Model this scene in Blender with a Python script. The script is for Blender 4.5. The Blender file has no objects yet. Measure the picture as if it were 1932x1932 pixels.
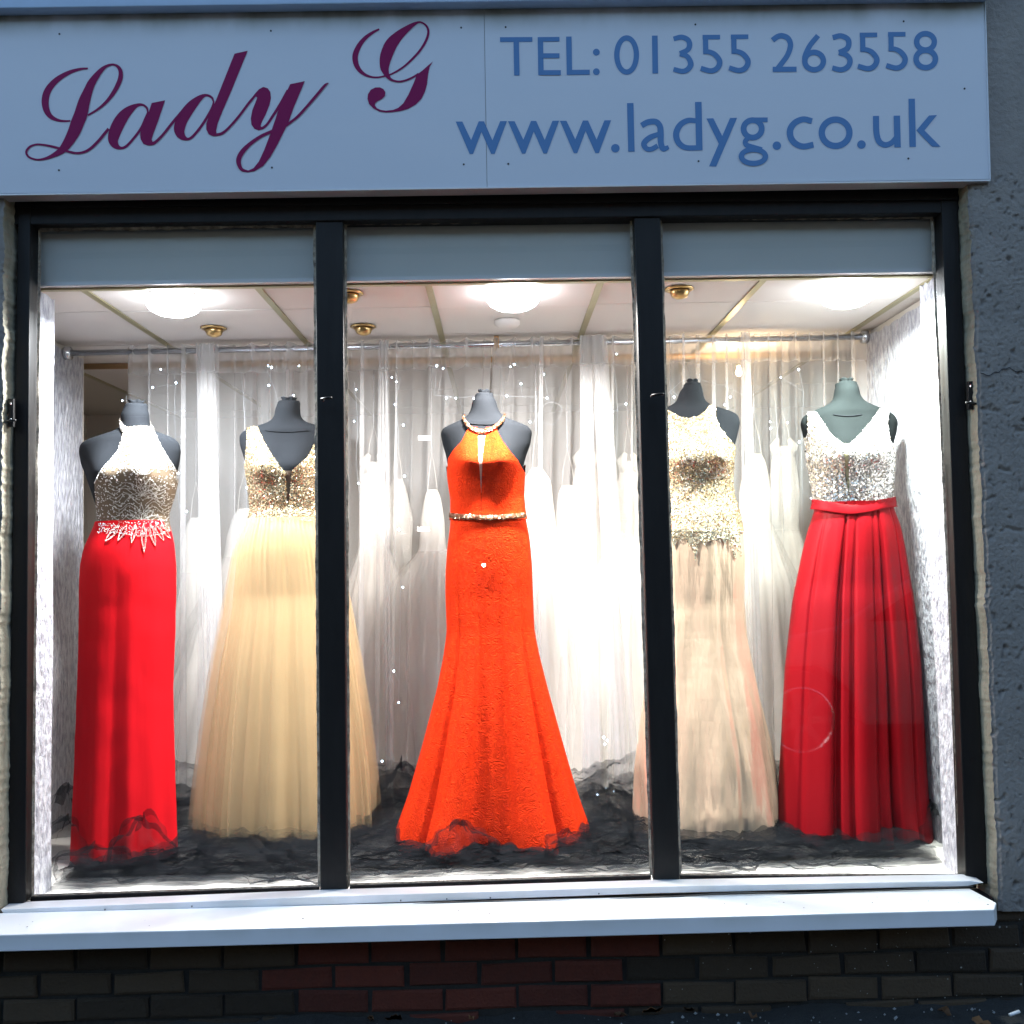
import bpy, math, random
import numpy as np
from mathutils import Vector, Matrix, noise
random.seed(7); rng = np.random.default_rng(7)
S = bpy.context.scene
COL = S.collection
PI = math.pi

# ------------------------------------------------------------------ camera
F = 0.95                                   # focal length in frame widths
CAM = np.array([0.0, 0.0, 1.40])
YAW, PITCH, ROLL = 0.0150, 0.0500, -0.0201
_f = np.array([math.sin(YAW)*math.cos(PITCH), math.cos(YAW)*math.cos(PITCH), math.sin(PITCH)])
_r = np.array([math.cos(YAW), -math.sin(YAW), 0.0]); _u = np.cross(_r, _f)
_r2 = math.cos(ROLL)*_r + math.sin(ROLL)*_u; _u2 = -math.sin(ROLL)*_r + math.cos(ROLL)*_u
cam_d = bpy.data.cameras.new("camera"); cam = bpy.data.objects.new("camera", cam_d); COL.objects.link(cam)
m = Matrix.Identity(4)
for i in range(3):
    m[i][0] = _r2[i]; m[i][1] = _u2[i]; m[i][2] = -_f[i]; m[i][3] = CAM[i]
cam.matrix_world = m
cam_d.sensor_fit = 'HORIZONTAL'; cam_d.sensor_width = 36; cam_d.lens = 36*F
cam_d.clip_start = 0.05; cam_d.clip_end = 300
S.camera = cam

# ------------------------------------------------------------------ dusk sky, sun, exposure
W = bpy.data.worlds.new("World"); S.world = W; W.use_nodes = True
nt = W.node_tree; bg = nt.nodes['Background']
sky = nt.nodes.new('ShaderNodeTexSky'); sky.sky_type = 'NISHITA'; sky.sun_disc = False
SUN_EL, SUN_ROT = math.radians(12.0), math.radians(20)
sky.sun_elevation = SUN_EL; sky.sun_rotation = SUN_ROT
sky.ozone_density = 1.6; sky.air_density = 1.0; sky.dust_density = 1.0
nt.links.new(sky.outputs[0], bg.inputs[0]); bg.inputs[1].default_value = 0.15
sun_d = bpy.data.lights.new("sun", 'SUN'); sun_d.energy = 0.05; sun_d.angle = math.radians(5); sun_d.color = (1, .8, .6)
sun = bpy.data.objects.new("sun", sun_d); COL.objects.link(sun)
# the sun stands low behind the shop, so the street front is in its shade
sd = Vector((math.sin(SUN_ROT)*math.cos(SUN_EL), math.cos(SUN_ROT)*math.cos(SUN_EL), math.sin(SUN_EL)))
sun.rotation_euler = sd.to_track_quat('Z', 'Y').to_euler()
S.view_settings.view_transform = 'Standard'; S.view_settings.look = 'None'
S.view_settings.exposure = 2.0; S.view_settings.gamma = 1.0
S.cycles.max_bounces = 10; S.cycles.transparent_max_bounces = 40; S.cycles.diffuse_bounces = 4
S.cycles.glossy_bounces = 4; S.cycles.caustics_reflective = False; S.cycles.caustics_refractive = False
S.cycles.sample_clamp_indirect = 6.0

# ------------------------------------------------------------------ projection helpers (photo pixels in a 1932 square -> metres)
C0 = 966.0
def P(u, v, Y):
    d = _f + (u-C0)/(F*1932)*_r2 - (v-C0)/(F*1932)*_u2
    return CAM + d*(Y/d[1])
def PZ(u, v, z):
    d = _f + (u-C0)/(F*1932)*_r2 - (v-C0)/(F*1932)*_u2
    return CAM + d*((z-CAM[2])/d[2])
def crop(x0, y0, s):
    return lambda cx, cy: ((x0+cx*s)*0.943359, (y0+cy*s)*0.943359)

# ------------------------------------------------------------------ object helpers
ORG = {}
def _link(o, org, parent):
    ORG[o.name] = np.array(org, float)
    if parent is not None:
        o.parent = parent; o.location = Vector(np.array(org)-ORG[parent.name])
    else:
        o.location = Vector(org)
    COL.objects.link(o)
def tag(o, label=None, cat=None, group=None, kind=None):
    if label: o['label'] = label
    if cat: o['category'] = cat
    if group: o['group'] = group
    if kind: o['kind'] = kind
    return o
def thing(name, label, cat, loc, group=None):
    o = bpy.data.objects.new(name, None); o.empty_display_size = .1
    _link(o, loc, None); return tag(o, label, cat, group)
class MB:
    def __init__(s): s.v = []; s.f = []
    def add(s, vs, fs):
        n = len(s.v); s.v += [tuple(map(float, p)) for p in vs]; s.f += [tuple(i+n for i in f) for f in fs]; return s
    def box(s, x0, x1, y0, y1, z0, z1):
        v = [(x0,y0,z0),(x1,y0,z0),(x1,y1,z0),(x0,y1,z0),(x0,y0,z1),(x1,y0,z1),(x1,y1,z1),(x0,y1,z1)]
        return s.add(v, [(0,3,2,1),(4,5,6,7),(0,1,5,4),(1,2,6,5),(2,3,7,6),(3,0,4,7)])
    def slab(s, pts, yf, yb):               # polygon in photo pixels at depth yf, pushed straight back to yb
        w = [P(u, v, yf) for u, v in pts]; return s.prism([(p[0], p[2]) for p in w], yf, yb)
    def prism(s, xz, yf, yb):
        n = len(xz)
        a = sum(xz[i][0]*xz[(i+1)%n][1]-xz[(i+1)%n][0]*xz[i][1] for i in range(n))
        if a < 0: xz = xz[::-1]
        vs = [(x, yf, z) for x, z in xz] + [(x, yb, z) for x, z in xz]
        return s.add(vs, [tuple(range(n)), tuple(range(2*n-1, n-1, -1))] + [(i, i+n, (i+1)%n+n, (i+1)%n) for i in range(n)])
    def tube(s, pts, r, n=8, cap=True):
        pts = [np.array(p, float) for p in pts]; rs = r if hasattr(r, '__len__') else [r]*len(pts)
        up = None; base = len(s.v); vs = []
        for i, p in enumerate(pts):
            t = pts[min(i+1, len(pts)-1)]-pts[max(i-1, 0)]; t = t/(np.linalg.norm(t)+1e-9)
            if up is None:
                up = np.array([0,0,1.]) if abs(t[2]) < .9 else np.array([1.,0,0])
            a = np.cross(t, up); a /= np.linalg.norm(a)+1e-9; b = np.cross(a, t); up = b
            for k in range(n):
                c = 2*PI*k/n; vs.append(p+rs[i]*(math.cos(c)*a+math.sin(c)*b))
        fs = [(i*n+k, i*n+(k+1)%n, (i+1)*n+(k+1)%n, (i+1)*n+k) for i in range(len(pts)-1) for k in range(n)]
        if cap: fs += [tuple(range(n))[::-1], tuple(range((len(pts)-1)*n, len(pts)*n))]
        return s.add(vs, fs)
    def lathe(s, c, prof, n=24, sx=1, sy=1):   # prof: (radius, z)
        vs = [(c[0]+sx*r*math.cos(2*PI*k/n), c[1]+sy*r*math.sin(2*PI*k/n), c[2]+z) for r, z in prof for k in range(n)]
        fs = [(i*n+k, i*n+(k+1)%n, (i+1)*n+(k+1)%n, (i+1)*n+k) for i in range(len(prof)-1) for k in range(n)]
        return s.add(vs, fs+[tuple(range(n))[::-1], tuple(range((len(prof)-1)*n, len(prof)*n))])
    def grid(s, G, close=False):            # G: rows x cols x 3
        G = np.asarray(G); r, c = G.shape[:2]
        fs = [(i*c+j, i*c+(j+1)%c, (i+1)*c+(j+1)%c, (i+1)*c+j) for i in range(r-1) for j in range(c if close else c-1)]
        return s.add(G.reshape(-1, 3).tolist(), fs)
    def build(s, name, mat, parent=None, smooth=False, org=None, bevel=0, kind=None):
        V = np.array(s.v)
        if org is None: org = (V.min(0)+V.max(0))/2
        me = bpy.data.meshes.new(name); me.from_pydata((V-np.array(org)).tolist(), [], s.f); me.update()
        if mat: me.materials.append(mat)
        if smooth: me.polygons.foreach_set('use_smooth', [True]*len(me.polygons))
        o = bpy.data.objects.new(name, me); _link(o, org, parent)
        if bevel:
            b = o.modifiers.new('bevel', 'BEVEL'); b.width = bevel; b.segments = 2; b.limit_method = 'ANGLE'
        if kind: o['kind'] = kind
        return o

# ------------------------------------------------------------------ materials
def mat(name, col, rough=.6, metal=0, spec=.5, sheen=0, coat=0, trans=0, emit=None, estr=0, bump=None, var=None, alpha=None, translucent=0, aniso=0, objvar=0):
    """bump=(kind, scale(x,y,z), strength, distance); var=(scale, amount, colour2)"""
    M = bpy.data.materials.new(name); M.use_nodes = True; t = M.node_tree; N = t.nodes; L = t.links
    b = N['Principled BSDF']; out = N['Material Output']
    b.inputs['Base Color'].default_value = (*col, 1); b.inputs['Roughness'].default_value = rough
    b.inputs['Metallic'].default_value = metal; b.inputs['Specular IOR Level'].default_value = spec
    b.inputs['Sheen Weight'].default_value = sheen; b.inputs['Coat Weight'].default_value = coat
    b.inputs['Anisotropic'].default_value = aniso
    if emit: b.inputs['Emission Color'].default_value = (*emit, 1); b.inputs['Emission Strength'].default_value = estr
    tc = N.new('ShaderNodeNewGeometry')
    def mapped(sc):
        mp = N.new('ShaderNodeVectorMath'); mp.operation = 'MULTIPLY'
        mp.inputs[1].default_value = sc if hasattr(sc, '__len__') else (sc, sc, sc)
        L.new(tc.outputs['Position'], mp.inputs[0]); return mp.outputs[0]
    colout = None
    if var:
        n = N.new('ShaderNodeTexNoise'); n.inputs['Scale'].default_value = 1; n.inputs['Detail'].default_value = 6; n.inputs['Roughness'].default_value = .65
        L.new(mapped(var[0]), n.inputs['Vector'])
        r = N.new('ShaderNodeMapRange'); r.inputs['From Min'].default_value = .5-.5*var[1]; r.inputs['From Max'].default_value = .5+.5*var[1]
        L.new(n.outputs['Fac'], r.inputs['Value'])
        mx = N.new('ShaderNodeMix'); mx.data_type = 'RGBA'; mx.inputs[6].default_value = (*col, 1); mx.inputs[7].default_value = (*var[2], 1)
        L.new(r.outputs[0], mx.inputs[0]); colout = mx.outputs[2]; L.new(colout, b.inputs['Base Color'])
    if objvar:
        oi = N.new('ShaderNodeObjectInfo'); h = N.new('ShaderNodeHueSaturation')
        r = N.new('ShaderNodeMapRange'); r.inputs['To Min'].default_value = 1-objvar; r.inputs['To Max'].default_value = 1+objvar
        L.new(oi.outputs['Random'], r.inputs['Value']); L.new(r.outputs[0], h.inputs['Value'])
        if colout: L.new(colout, h.inputs['Color'])
        else: h.inputs['Color'].default_value = (*col, 1)
        colout = h.outputs[0]; L.new(colout, b.inputs['Base Color'])
    if bump:
        bl = bump if isinstance(bump, list) else [bump]; prev = None
        for kind, sc, st, dist in bl:
            if kind == 'noise':
                n = N.new('ShaderNodeTexNoise'); n.inputs['Scale'].default_value = 1; n.inputs['Detail'].default_value = 5; h = n.outputs['Fac']
            elif kind == 'voronoi':
                n = N.new('ShaderNodeTexVoronoi'); n.inputs['Scale'].default_value = 1; h = n.outputs['Distance']
            elif kind == 'curl':
                n = N.new('ShaderNodeTexNoise'); n.inputs['Scale'].default_value = 1; n.inputs['Detail'].default_value = 1.5; n.inputs['Distortion'].default_value = 2.2
                w = N.new('ShaderNodeMath'); w.operation = 'PINGPONG'; w.inputs[1].default_value = .07; L.new(n.outputs['Fac'], w.inputs[0])
                k = N.new('ShaderNodeMath'); k.operation = 'MULTIPLY'; k.inputs[1].default_value = 14; L.new(w.outputs[0], k.inputs[0]); h = k.outputs[0]
            L.new(mapped(sc), n.inputs['Vector'])
            bp = N.new('ShaderNodeBump'); bp.inputs['Strength'].default_value = st; bp.inputs['Distance'].default_value = dist
            L.new(h, bp.inputs['Height'])
            if prev: L.new(prev, bp.inputs['Normal'])
            prev = bp.outputs[0]
        L.new(prev, b.inputs['Normal'])
    sh = b.outputs[0]
    if translucent:
        tr = N.new('ShaderNodeBsdfTranslucent'); tr.inputs[0].default_value = (*col, 1)
        if colout: L.new(colout, tr.inputs[0])
        x = N.new('ShaderNodeMixShader'); x.inputs[0].default_value = translucent; L.new(sh, x.inputs[1]); L.new(tr.outputs[0], x.inputs[2]); sh = x.outputs[0]
    if alpha is not None:
        tp = N.new('ShaderNodeBsdfTransparent'); x = N.new('ShaderNodeMixShader')
        if hasattr(alpha, '__len__'):       # weave density varies: (low, high, scale)
            n = N.new('ShaderNodeTexNoise'); n.inputs['Scale'].default_value = 1; n.inputs['Detail'].default_value = 3; L.new(mapped(alpha[2]), n.inputs['Vector'])
            r = N.new('ShaderNodeMapRange'); r.inputs['From Min'].default_value = .35; r.inputs['From Max'].default_value = .68
            r.inputs['To Min'].default_value = alpha[0]; r.inputs['To Max'].default_value = alpha[1]; L.new(n.outputs['Fac'], r.inputs['Value']); L.new(r.outputs[0], x.inputs[0])
        else: x.inputs[0].default_value = alpha
        L.new(tp.outputs[0], x.inputs[1]); L.new(sh, x.inputs[2]); sh = x.outputs[0]
    L.new(sh, out.inputs['Surface']); return M
def glass_mat():
    M = bpy.data.materials.new('window glass'); M.use_nodes = True; t = M.node_tree; N = t.nodes; L = t.links
    N.remove(N['Principled BSDF']); out = N['Material Output']
    lw = N.new('ShaderNodeLayerWeight'); lw.inputs[0].default_value = .5
    p = N.new('ShaderNodeMath'); p.operation = 'POWER'; p.inputs[1].default_value = 5; L.new(lw.outputs['Facing'], p.inputs[0])
    k = N.new('ShaderNodeMath'); k.operation = 'MULTIPLY_ADD'; k.inputs[1].default_value = .92; k.inputs[2].default_value = .035; L.new(p.outputs[0], k.inputs[0])
    tp = N.new('ShaderNodeBsdfTransparent'); tp.inputs[0].default_value = (.985, .995, .99, 1)
    g = N.new('ShaderNodeBsdfGlossy'); g.inputs['Roughness'].default_value = .004
    x = N.new('ShaderNodeMixShader'); L.new(k.outputs[0], x.inputs[0]); L.new(tp.outputs[0], x.inputs[1]); L.new(g.outputs[0], x.inputs[2])
    L.new(x.outputs[0], out.inputs['Surface']); return M

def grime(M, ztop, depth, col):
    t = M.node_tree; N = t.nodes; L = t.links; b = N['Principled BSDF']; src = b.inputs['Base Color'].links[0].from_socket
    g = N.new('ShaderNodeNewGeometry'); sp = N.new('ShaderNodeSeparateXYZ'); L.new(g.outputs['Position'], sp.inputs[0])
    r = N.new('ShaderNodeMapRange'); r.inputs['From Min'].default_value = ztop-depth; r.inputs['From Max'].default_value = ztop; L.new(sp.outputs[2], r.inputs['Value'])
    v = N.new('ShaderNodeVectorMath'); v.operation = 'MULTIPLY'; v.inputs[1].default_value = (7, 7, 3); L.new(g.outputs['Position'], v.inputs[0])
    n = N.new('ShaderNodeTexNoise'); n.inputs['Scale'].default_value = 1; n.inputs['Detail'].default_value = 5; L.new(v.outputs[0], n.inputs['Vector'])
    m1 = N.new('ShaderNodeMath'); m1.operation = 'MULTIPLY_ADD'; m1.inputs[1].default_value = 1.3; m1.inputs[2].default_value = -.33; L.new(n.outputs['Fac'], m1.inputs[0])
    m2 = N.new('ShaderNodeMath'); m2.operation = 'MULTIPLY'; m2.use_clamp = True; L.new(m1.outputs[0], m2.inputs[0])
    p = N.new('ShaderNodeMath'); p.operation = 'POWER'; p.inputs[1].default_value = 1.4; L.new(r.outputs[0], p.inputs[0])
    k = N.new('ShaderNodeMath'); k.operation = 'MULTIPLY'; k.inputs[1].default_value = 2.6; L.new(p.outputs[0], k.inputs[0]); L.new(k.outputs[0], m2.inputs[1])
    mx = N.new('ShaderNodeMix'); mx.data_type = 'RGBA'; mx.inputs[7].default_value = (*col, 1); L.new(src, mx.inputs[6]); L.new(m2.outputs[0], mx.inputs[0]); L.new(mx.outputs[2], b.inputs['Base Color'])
M_SIGN = mat('sign panel', (.66, .67, .72), .5, bump=('noise', 3, .05, .01), var=((2, 2, 5), .9, (.61, .635, .70)))
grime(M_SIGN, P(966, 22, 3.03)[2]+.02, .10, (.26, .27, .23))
M_LIP = mat('sign lip', (.44, .56, .74), .45, var=(6, .8, (.35, .45, .58)))
M_BURG = mat('burgundy vinyl', (.24, .010, .085), .5, spec=.12)
M_BLUE = mat('blue vinyl', (.11, .235, .46), .5, spec=.15)
M_TRIM = mat('aluminium trim', (.62, .60, .60), .35, metal=.4)
M_DARKM = mat('screw head', (.03, .03, .035), .5)
M_FRAME = mat('black paint', (.010, .009, .009), .45, spec=.25, bump=('noise', (60, 60, 8), .25, .004), var=((18, 18, 4), .6, (.02, .018, .017)))
M_PUTTY = mat('old cream putty', (.48, .41, .32), .8, bump=('noise', 160, .6, .004), var=(45, .35, (.12, .09, .07)))
M_GLASS = glass_mat()
M_RENDER = mat('grey roughcast render', (.30, .27, .245), .9, bump=[('noise', 55, .6, .01), ('noise', 240, .5, .003)], var=(9, .6, (.22, .198, .18)))
M_REVEAL = mat('cream render reveal', (.42, .38, .29), .85, bump=('noise', 70, .7, .006), var=((30, 30, 9), .55, (.20, .18, .13)))
M_PVC = mat('white sill cladding', (.80, .80, .83), .35, bump=('noise', 4, .06, .01), var=(3, .7, (.74, .75, .79)))
grime(M_PVC, .345, .05, (.66, .66, .66))
M_CABLE = mat('black cable', (.02, .02, .02), .5)
M_BUFF = mat('buff brick', (.052, .033, .018), .9, bump=('noise', 110, .8, .006), var=(38, .7, (.045, .03, .018)), objvar=.5)
M_RED = mat('red brick', (.12, .022, .010), .88, bump=('noise', 110, .8, .006), var=(38, .7, (.08, .018, .011)), objvar=.3)
M_MORTAR = mat('dark mortar', (.03, .027, .024), .95, bump=('noise', 140, .8, .005), var=(30, .7, (.014, .013, .012)))
M_ASPH = mat('asphalt', (.030, .030, .030), .92, bump=[('noise', 160, .9, .008), ('noise', 12, .6, .03)], var=(25, .6, (.022, .022, .022)))
M_BULK = mat('bulkhead board', (.64, .61, .57), .55, var=(3, .6, (.58, .56, .53)))
M_TILE = mat('ceiling tile', (.68, .63, .60), .9, bump=('noise', 200, .15, .002), var=(5, .8, (.64, .60, .575)))
M_TBAR = mat('brass ceiling bar', (.42, .38, .22), .4, metal=.55, var=(10, .7, (.32, .29, .18)))
M_VELVET = mat('crushed velvet', (.46, .46, .50), .5, sheen=.1, bump=[('noise', (55, 55, 24), 1.0, .018), ('noise', (22, 22, 10), .5, .02)], var=((55, 55, 22), .18, (.25, .25, .29)))
M_FLOORC = mat('white floor cloth', (.78, .75, .70), .7, bump=('noise', (8, 20, 8), .5, .02))
M_BOARD = mat('bare board edge', (.36, .20, .09), .6, bump=('noise', (4, 60, 60), .3, .003))
M_WALLB = mat('beige inner wall', (.56, .51, .45), .85, var=(2, .8, (.50, .46, .41)))
M_CARPET = mat('inner carpet', (.20, .18, .17), .95, bump=('noise', 200, .5, .004))
M_VOILE = mat('white voile', (.84, .83, .83), .8, translucent=.45, alpha=(.23, .30, (7, 7, .4)))
M_VOILEH = mat('doubled voile heading', (.84, .83, .83), .8, translucent=.45, alpha=.34)
M_STEEL = mat('chromed rail', (.62, .64, .68), .25, metal=.9)
M_WOOD = mat('wooden rail', (.45, .26, .11), .5)
M_BRASS = mat('polished brass', (.50, .34, .15), .28, metal=1)
M_LAMPRIM = mat('lamp rim', (.8, .8, .8), .4)
M_LAMP = mat('lit lamp', (1, 1, 1), .5, emit=(.86, .92, 1.0), estr=9)
M_WARM = mat('lit warm bulb', (1, .8, .5), .5, emit=(1, .62, .25), estr=40)
M_FAIRY = mat('lit fairy bulb', (1, 1, 1), .5, emit=(.55, .75, 1.0), estr=22)
M_WIRE = mat('clear flex', (.35, .36, .38), .4)
M_MANQ = mat('charcoal jersey', (.012, .0135, .016), .9, spec=.04)
M_MANQG = mat('slate green jersey', (.010, .0125, .0128), .9, spec=.04)
M_RED1 = mat('red jersey', (.52, .006, .011), .75, spec=.03, bump=('noise', (40, 40, 4), .08, .02))
M_NUDE = mat('nude net', (.42, .30, .21), .7, translucent=.2, alpha=.55)
M_NUDEL = mat('nude lining', (.10, .082, .06), .8, spec=.2, var=(20, .6, (.15, .10, .06)))
M_BEAD = mat('silver beads', (.66, .64, .60), .3, metal=.5)
M_SEQG = mat('gold sequins', (.80, .68, .46), .22, metal=.85, objvar=0)
M_SEQS = mat('silver sequins', (.82, .78, .72), .2, metal=.85)
M_SEQD = mat('dark bronze sequins', (.25, .19, .12), .3, metal=.8)
M_GOLDL = mat('gold lining', (.50, .36, .20), .6)
M_GOLDIN = mat('gold satin underskirt', (.46, .33, .17), .6, spec=.15)
M_GOLDT = mat('gold tulle', (.66, .50, .30), .8, spec=.1, translucent=.35, alpha=.31)
M_LACE = mat('orange red corded lace', (.66, .037, .004), .75, spec=.04, bump=[('curl', (27, 27, 27), .55, .004), ('noise', 260, .3, .002)], var=(60, .5, (.50, .019, .003)))
M_CORAL = mat('coral beads', (.20, .055, .02), .4, metal=.4)
M_CHAMP = mat('champagne satin', (.90, .67, .48), .24, metal=.52, spec=.8, bump=[('noise', (9, 9, 1.3), .55, .05), ('noise', (9, 9, 34), .10, .012)])
M_RED2 = mat('deep red satin', (.23, .003, .007), .5, spec=.07, bump=('noise', (14, 14, 1.5), .15, .03))
M_BTULLE = mat('black tulle', (.007, .008, .010), .9, spec=.06, alpha=(.22, .62, (9, 14, 9)))
M_BTULLE2 = mat('thin black tulle', (.007, .008, .010), .9, spec=.06, alpha=.34)
M_IVORY = mat('ivory satin', (.70, .66, .60), .6, bump=('noise', (14, 14, 3), .25, .03))
M_IVLACE = mat('ivory lace', (.70, .66, .60), .7, bump=('curl', (32, 32, 32), .6, .006))
M_IVTUL = mat('ivory tulle', (.74, .71, .67), .7, translucent=.4, alpha=.22)
M_LEAF = mat('dead leaf', (.16, .075, .03), .8, bump=('noise', 60, .5, .004), objvar=.5)
M_PAPER = mat('white litter', (.6, .62, .66), .7)

# ------------------------------------------------------------------ ground and building shell
gm = MB()
nx, ny = 90, 40
G = np.zeros((ny, nx, 3))
ys = np.concatenate([np.linspace(-30, 2.2, 8), np.linspace(2.3, 3.2, ny-8)]); xs = np.concatenate([np.linspace(-30, -2.6, 5), np.linspace(-2.4, 2.4, nx-10), np.linspace(2.6, 30, 5)])
for i, y in enumerate(ys):
    for j, x in enumerate(xs):
        h = 0
        if y > 2.25: h = .022*noise.noise(Vector((x*4, y*4, 0)))+.012*noise.noise(Vector((x*17, y*17, 3)))
        if y > 2.9: h += .02*(y-2.9)/.2
        G[i, j] = (x, y, h-.012)
gm.grid(G); tag(gm.build('ground', M_ASPH, smooth=True), kind='structure')

op = thing('terraced_building', 'long dark building across the street behind the viewer, seen only as reflection', 'building', (0, -13, 0))
MB().box(-26, 26, -20, -13, -.2, 7.6).build('walls', M_MORTAR, op)
MB().add([(-26.5, -12.6, 7.6), (26.5, -12.6, 7.6), (26.5, -20.4, 7.6), (-26.5, -20.4, 7.6), (-26.5, -16.5, 10), (26.5, -16.5, 10)], [(0, 1, 5, 4), (2, 3, 4, 5), (0, 4, 3), (1, 2, 5), (0, 3, 2, 1)]).build('roof', M_ASPH, op)
for k in range(12):
    for zz in (1.0, 4.4):
        wx = -24+4.1*k
        f_ = MB().box(wx, wx+1.7, -13.001, -12.95, zz, zz+1.5).build('window', M_FRAME, op)
        MB().box(wx+.08, wx+1.62, -12.95, -12.94, zz+.08, zz+1.42).build('pane', M_FRAME, f_)
for wx, wz in ((P(800, 825, 19.1)[0], P(800, 825, 19.1)[2]), (P(798, 998, 19.1)[0], P(798, 998, 19.1)[2])):
    MB().box(wx-.12, wx+.12, -12.93, -12.90, wz-.045, wz+.045).build('lit_bulkhead_light', mat('lit bulkhead light', (1, 1, 1), .5, emit=(1, .95, .85), estr=12), op)
tp_ = thing('phone_torch', 'tiny bright torch held beside the viewer, mirrored in the middle pane', 'torch', (-.095, -.03, 1.375))
MB().tube([(-.095, -.012, 1.375), (-.095, -.06, 1.375)], .012, 16).build('body', M_DARKM, tp_)
MB().tube([(-.095, -.0115, 1.375), (-.095, -.0118, 1.375)], .0115, 16).build('lens', mat('lit torch lens', (1, 1, 1), .5, emit=(1, .97, .9), estr=120), tp_)
def car():
    t = thing('parked_car', 'dark car parked at the kerb beside the viewer, mirrored faintly in the glass', 'car', (3.3, -1.0, 0))
    body = [(1.15,.35),(1.2,.62),(1.45,.78),(2.25,.92),(2.95,1.36),(3.4,1.46),(4.3,1.45),(4.9,1.2),(5.35,.95),(5.45,.6),(5.4,.3)]
    lo = [(5.0,.26),(4.92,.5),(4.72,.66),(4.4,.66),(4.2,.5),(4.12,.26),(2.4,.26),(2.32,.5),(2.12,.66),(1.84,.66),(1.62,.5),(1.54,.28)]
    MB().prism([(x, z) for x, z in body+lo], -1.85, -.15).build('body', M_CARP, t, bevel=.03)
    MB().prism([(2.45,.95),(3.02,1.33),(3.4,1.40),(4.25,1.39),(4.75,1.16),(4.9,.97)], -.15, -.142).build('window', M_CARG, t)
    for x in (1.98, 4.56):
        w = MB(); w.tube([(x, -.36, .31), (x, -.16, .31)], .315, 32); wo = w.build('wheel', M_DARKM, t, smooth=False)
        r_ = MB(); 
        for k in range(7):
            a_ = 2*PI*k/7; ca, sa = math.cos(a_), math.sin(a_); r_.add([(x+ca*.03-sa*.03, -.15, .31+sa*.03+ca*.03), (x+ca*.03+sa*.03, -.15, .31+sa*.03-ca*.03), (x+ca*.2+sa*.018, -.14, .31+sa*.2-ca*.018), (x+ca*.2-sa*.018, -.14, .31+sa*.2+ca*.018)], [(0, 1, 2, 3)])
        ring = [(x+.21*math.cos(k*PI/16), -.145, .31+.21*math.sin(k*PI/16)) for k in range(33)]; r_.tube(ring, .012, 6); r_.build('rim', M_STEEL, wo)
M_CARP = mat('car paint', (.22, .24, .27), .25, coat=.8); M_CARG = mat('car glass', (.01, .012, .014), .05)
car()
YB = 3.06
bw = thing('brick_wall', 'low dark brick wall under the shop window, red in the middle and buff at both ends', 'brick wall', (0, YB+.06, 0))
MB().box(-3, 3, YB+.012, YB+.25, -.1, .318).build('mortar', M_MORTAR, bw)
variants = []
for k, mt in enumerate([M_BUFF, M_BUFF, M_RED, M_RED]):
    b = MB(); r = random.Random(k)
    j = lambda a: a+r.uniform(-.004, .004)
    c = .005; X, Z, yf = .1075, .0315, 0
    b.v = [(j(-X), .05, j(-Z)), (j(X), .05, j(-Z)), (j(X), .05, j(Z)), (j(-X), .05, j(Z)),
           (j(-X), c, j(-Z)), (j(X), c, j(-Z)), (j(X), c, j(Z)), (j(-X), c, j(Z)),
           (j(-X+c), 0, j(-Z+c)), (j(X-c), 0, j(-Z+c)), (j(X-c), 0, j(Z-c)), (j(-X+c), 0, j(Z-c))]
    b.f = [(0, 1, 5, 4), (1, 2, 6, 5), (2, 3, 7, 6), (3, 0, 4, 7), (4, 5, 9, 8), (5, 6, 10, 9), (6, 7, 11, 10), (7, 4, 8, 11), (8, 9, 10, 11)]
    me = bpy.data.meshes.new('brick'); me.from_pydata(b.v, [], b.f); me.materials.append(mt); variants.append(me)
for row in range(5):
    zc = -.016+row*.0735
    off = .1125*(row % 2)+.03
    for i in range(-9, 11):
        xc = i*.225+off
        if abs(xc) > 2.15: continue
        if row == 0 and random.random() < .25: continue
        redz = -.62+random.uniform(-.1, .1) < xc < .46+random.uniform(-.12, .12) and not (row > 3 and random.random() < .5)
        me = variants[(2 if redz else 0)+random.randint(0, 1)]
        o = bpy.data.objects.new('brick', me); org = (xc+random.uniform(-.002, .002), YB+random.uniform(-.004, .006), zc+random.uniform(-.002, .002))
        _link(o, org, bw); o.rotation_euler = (random.uniform(-.03, .03), random.uniform(-.016, .016), random.uniform(-.02, .02)); o.scale = (random.uniform(.965, 1.0), 1, random.uniform(.94, 1.02))

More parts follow.
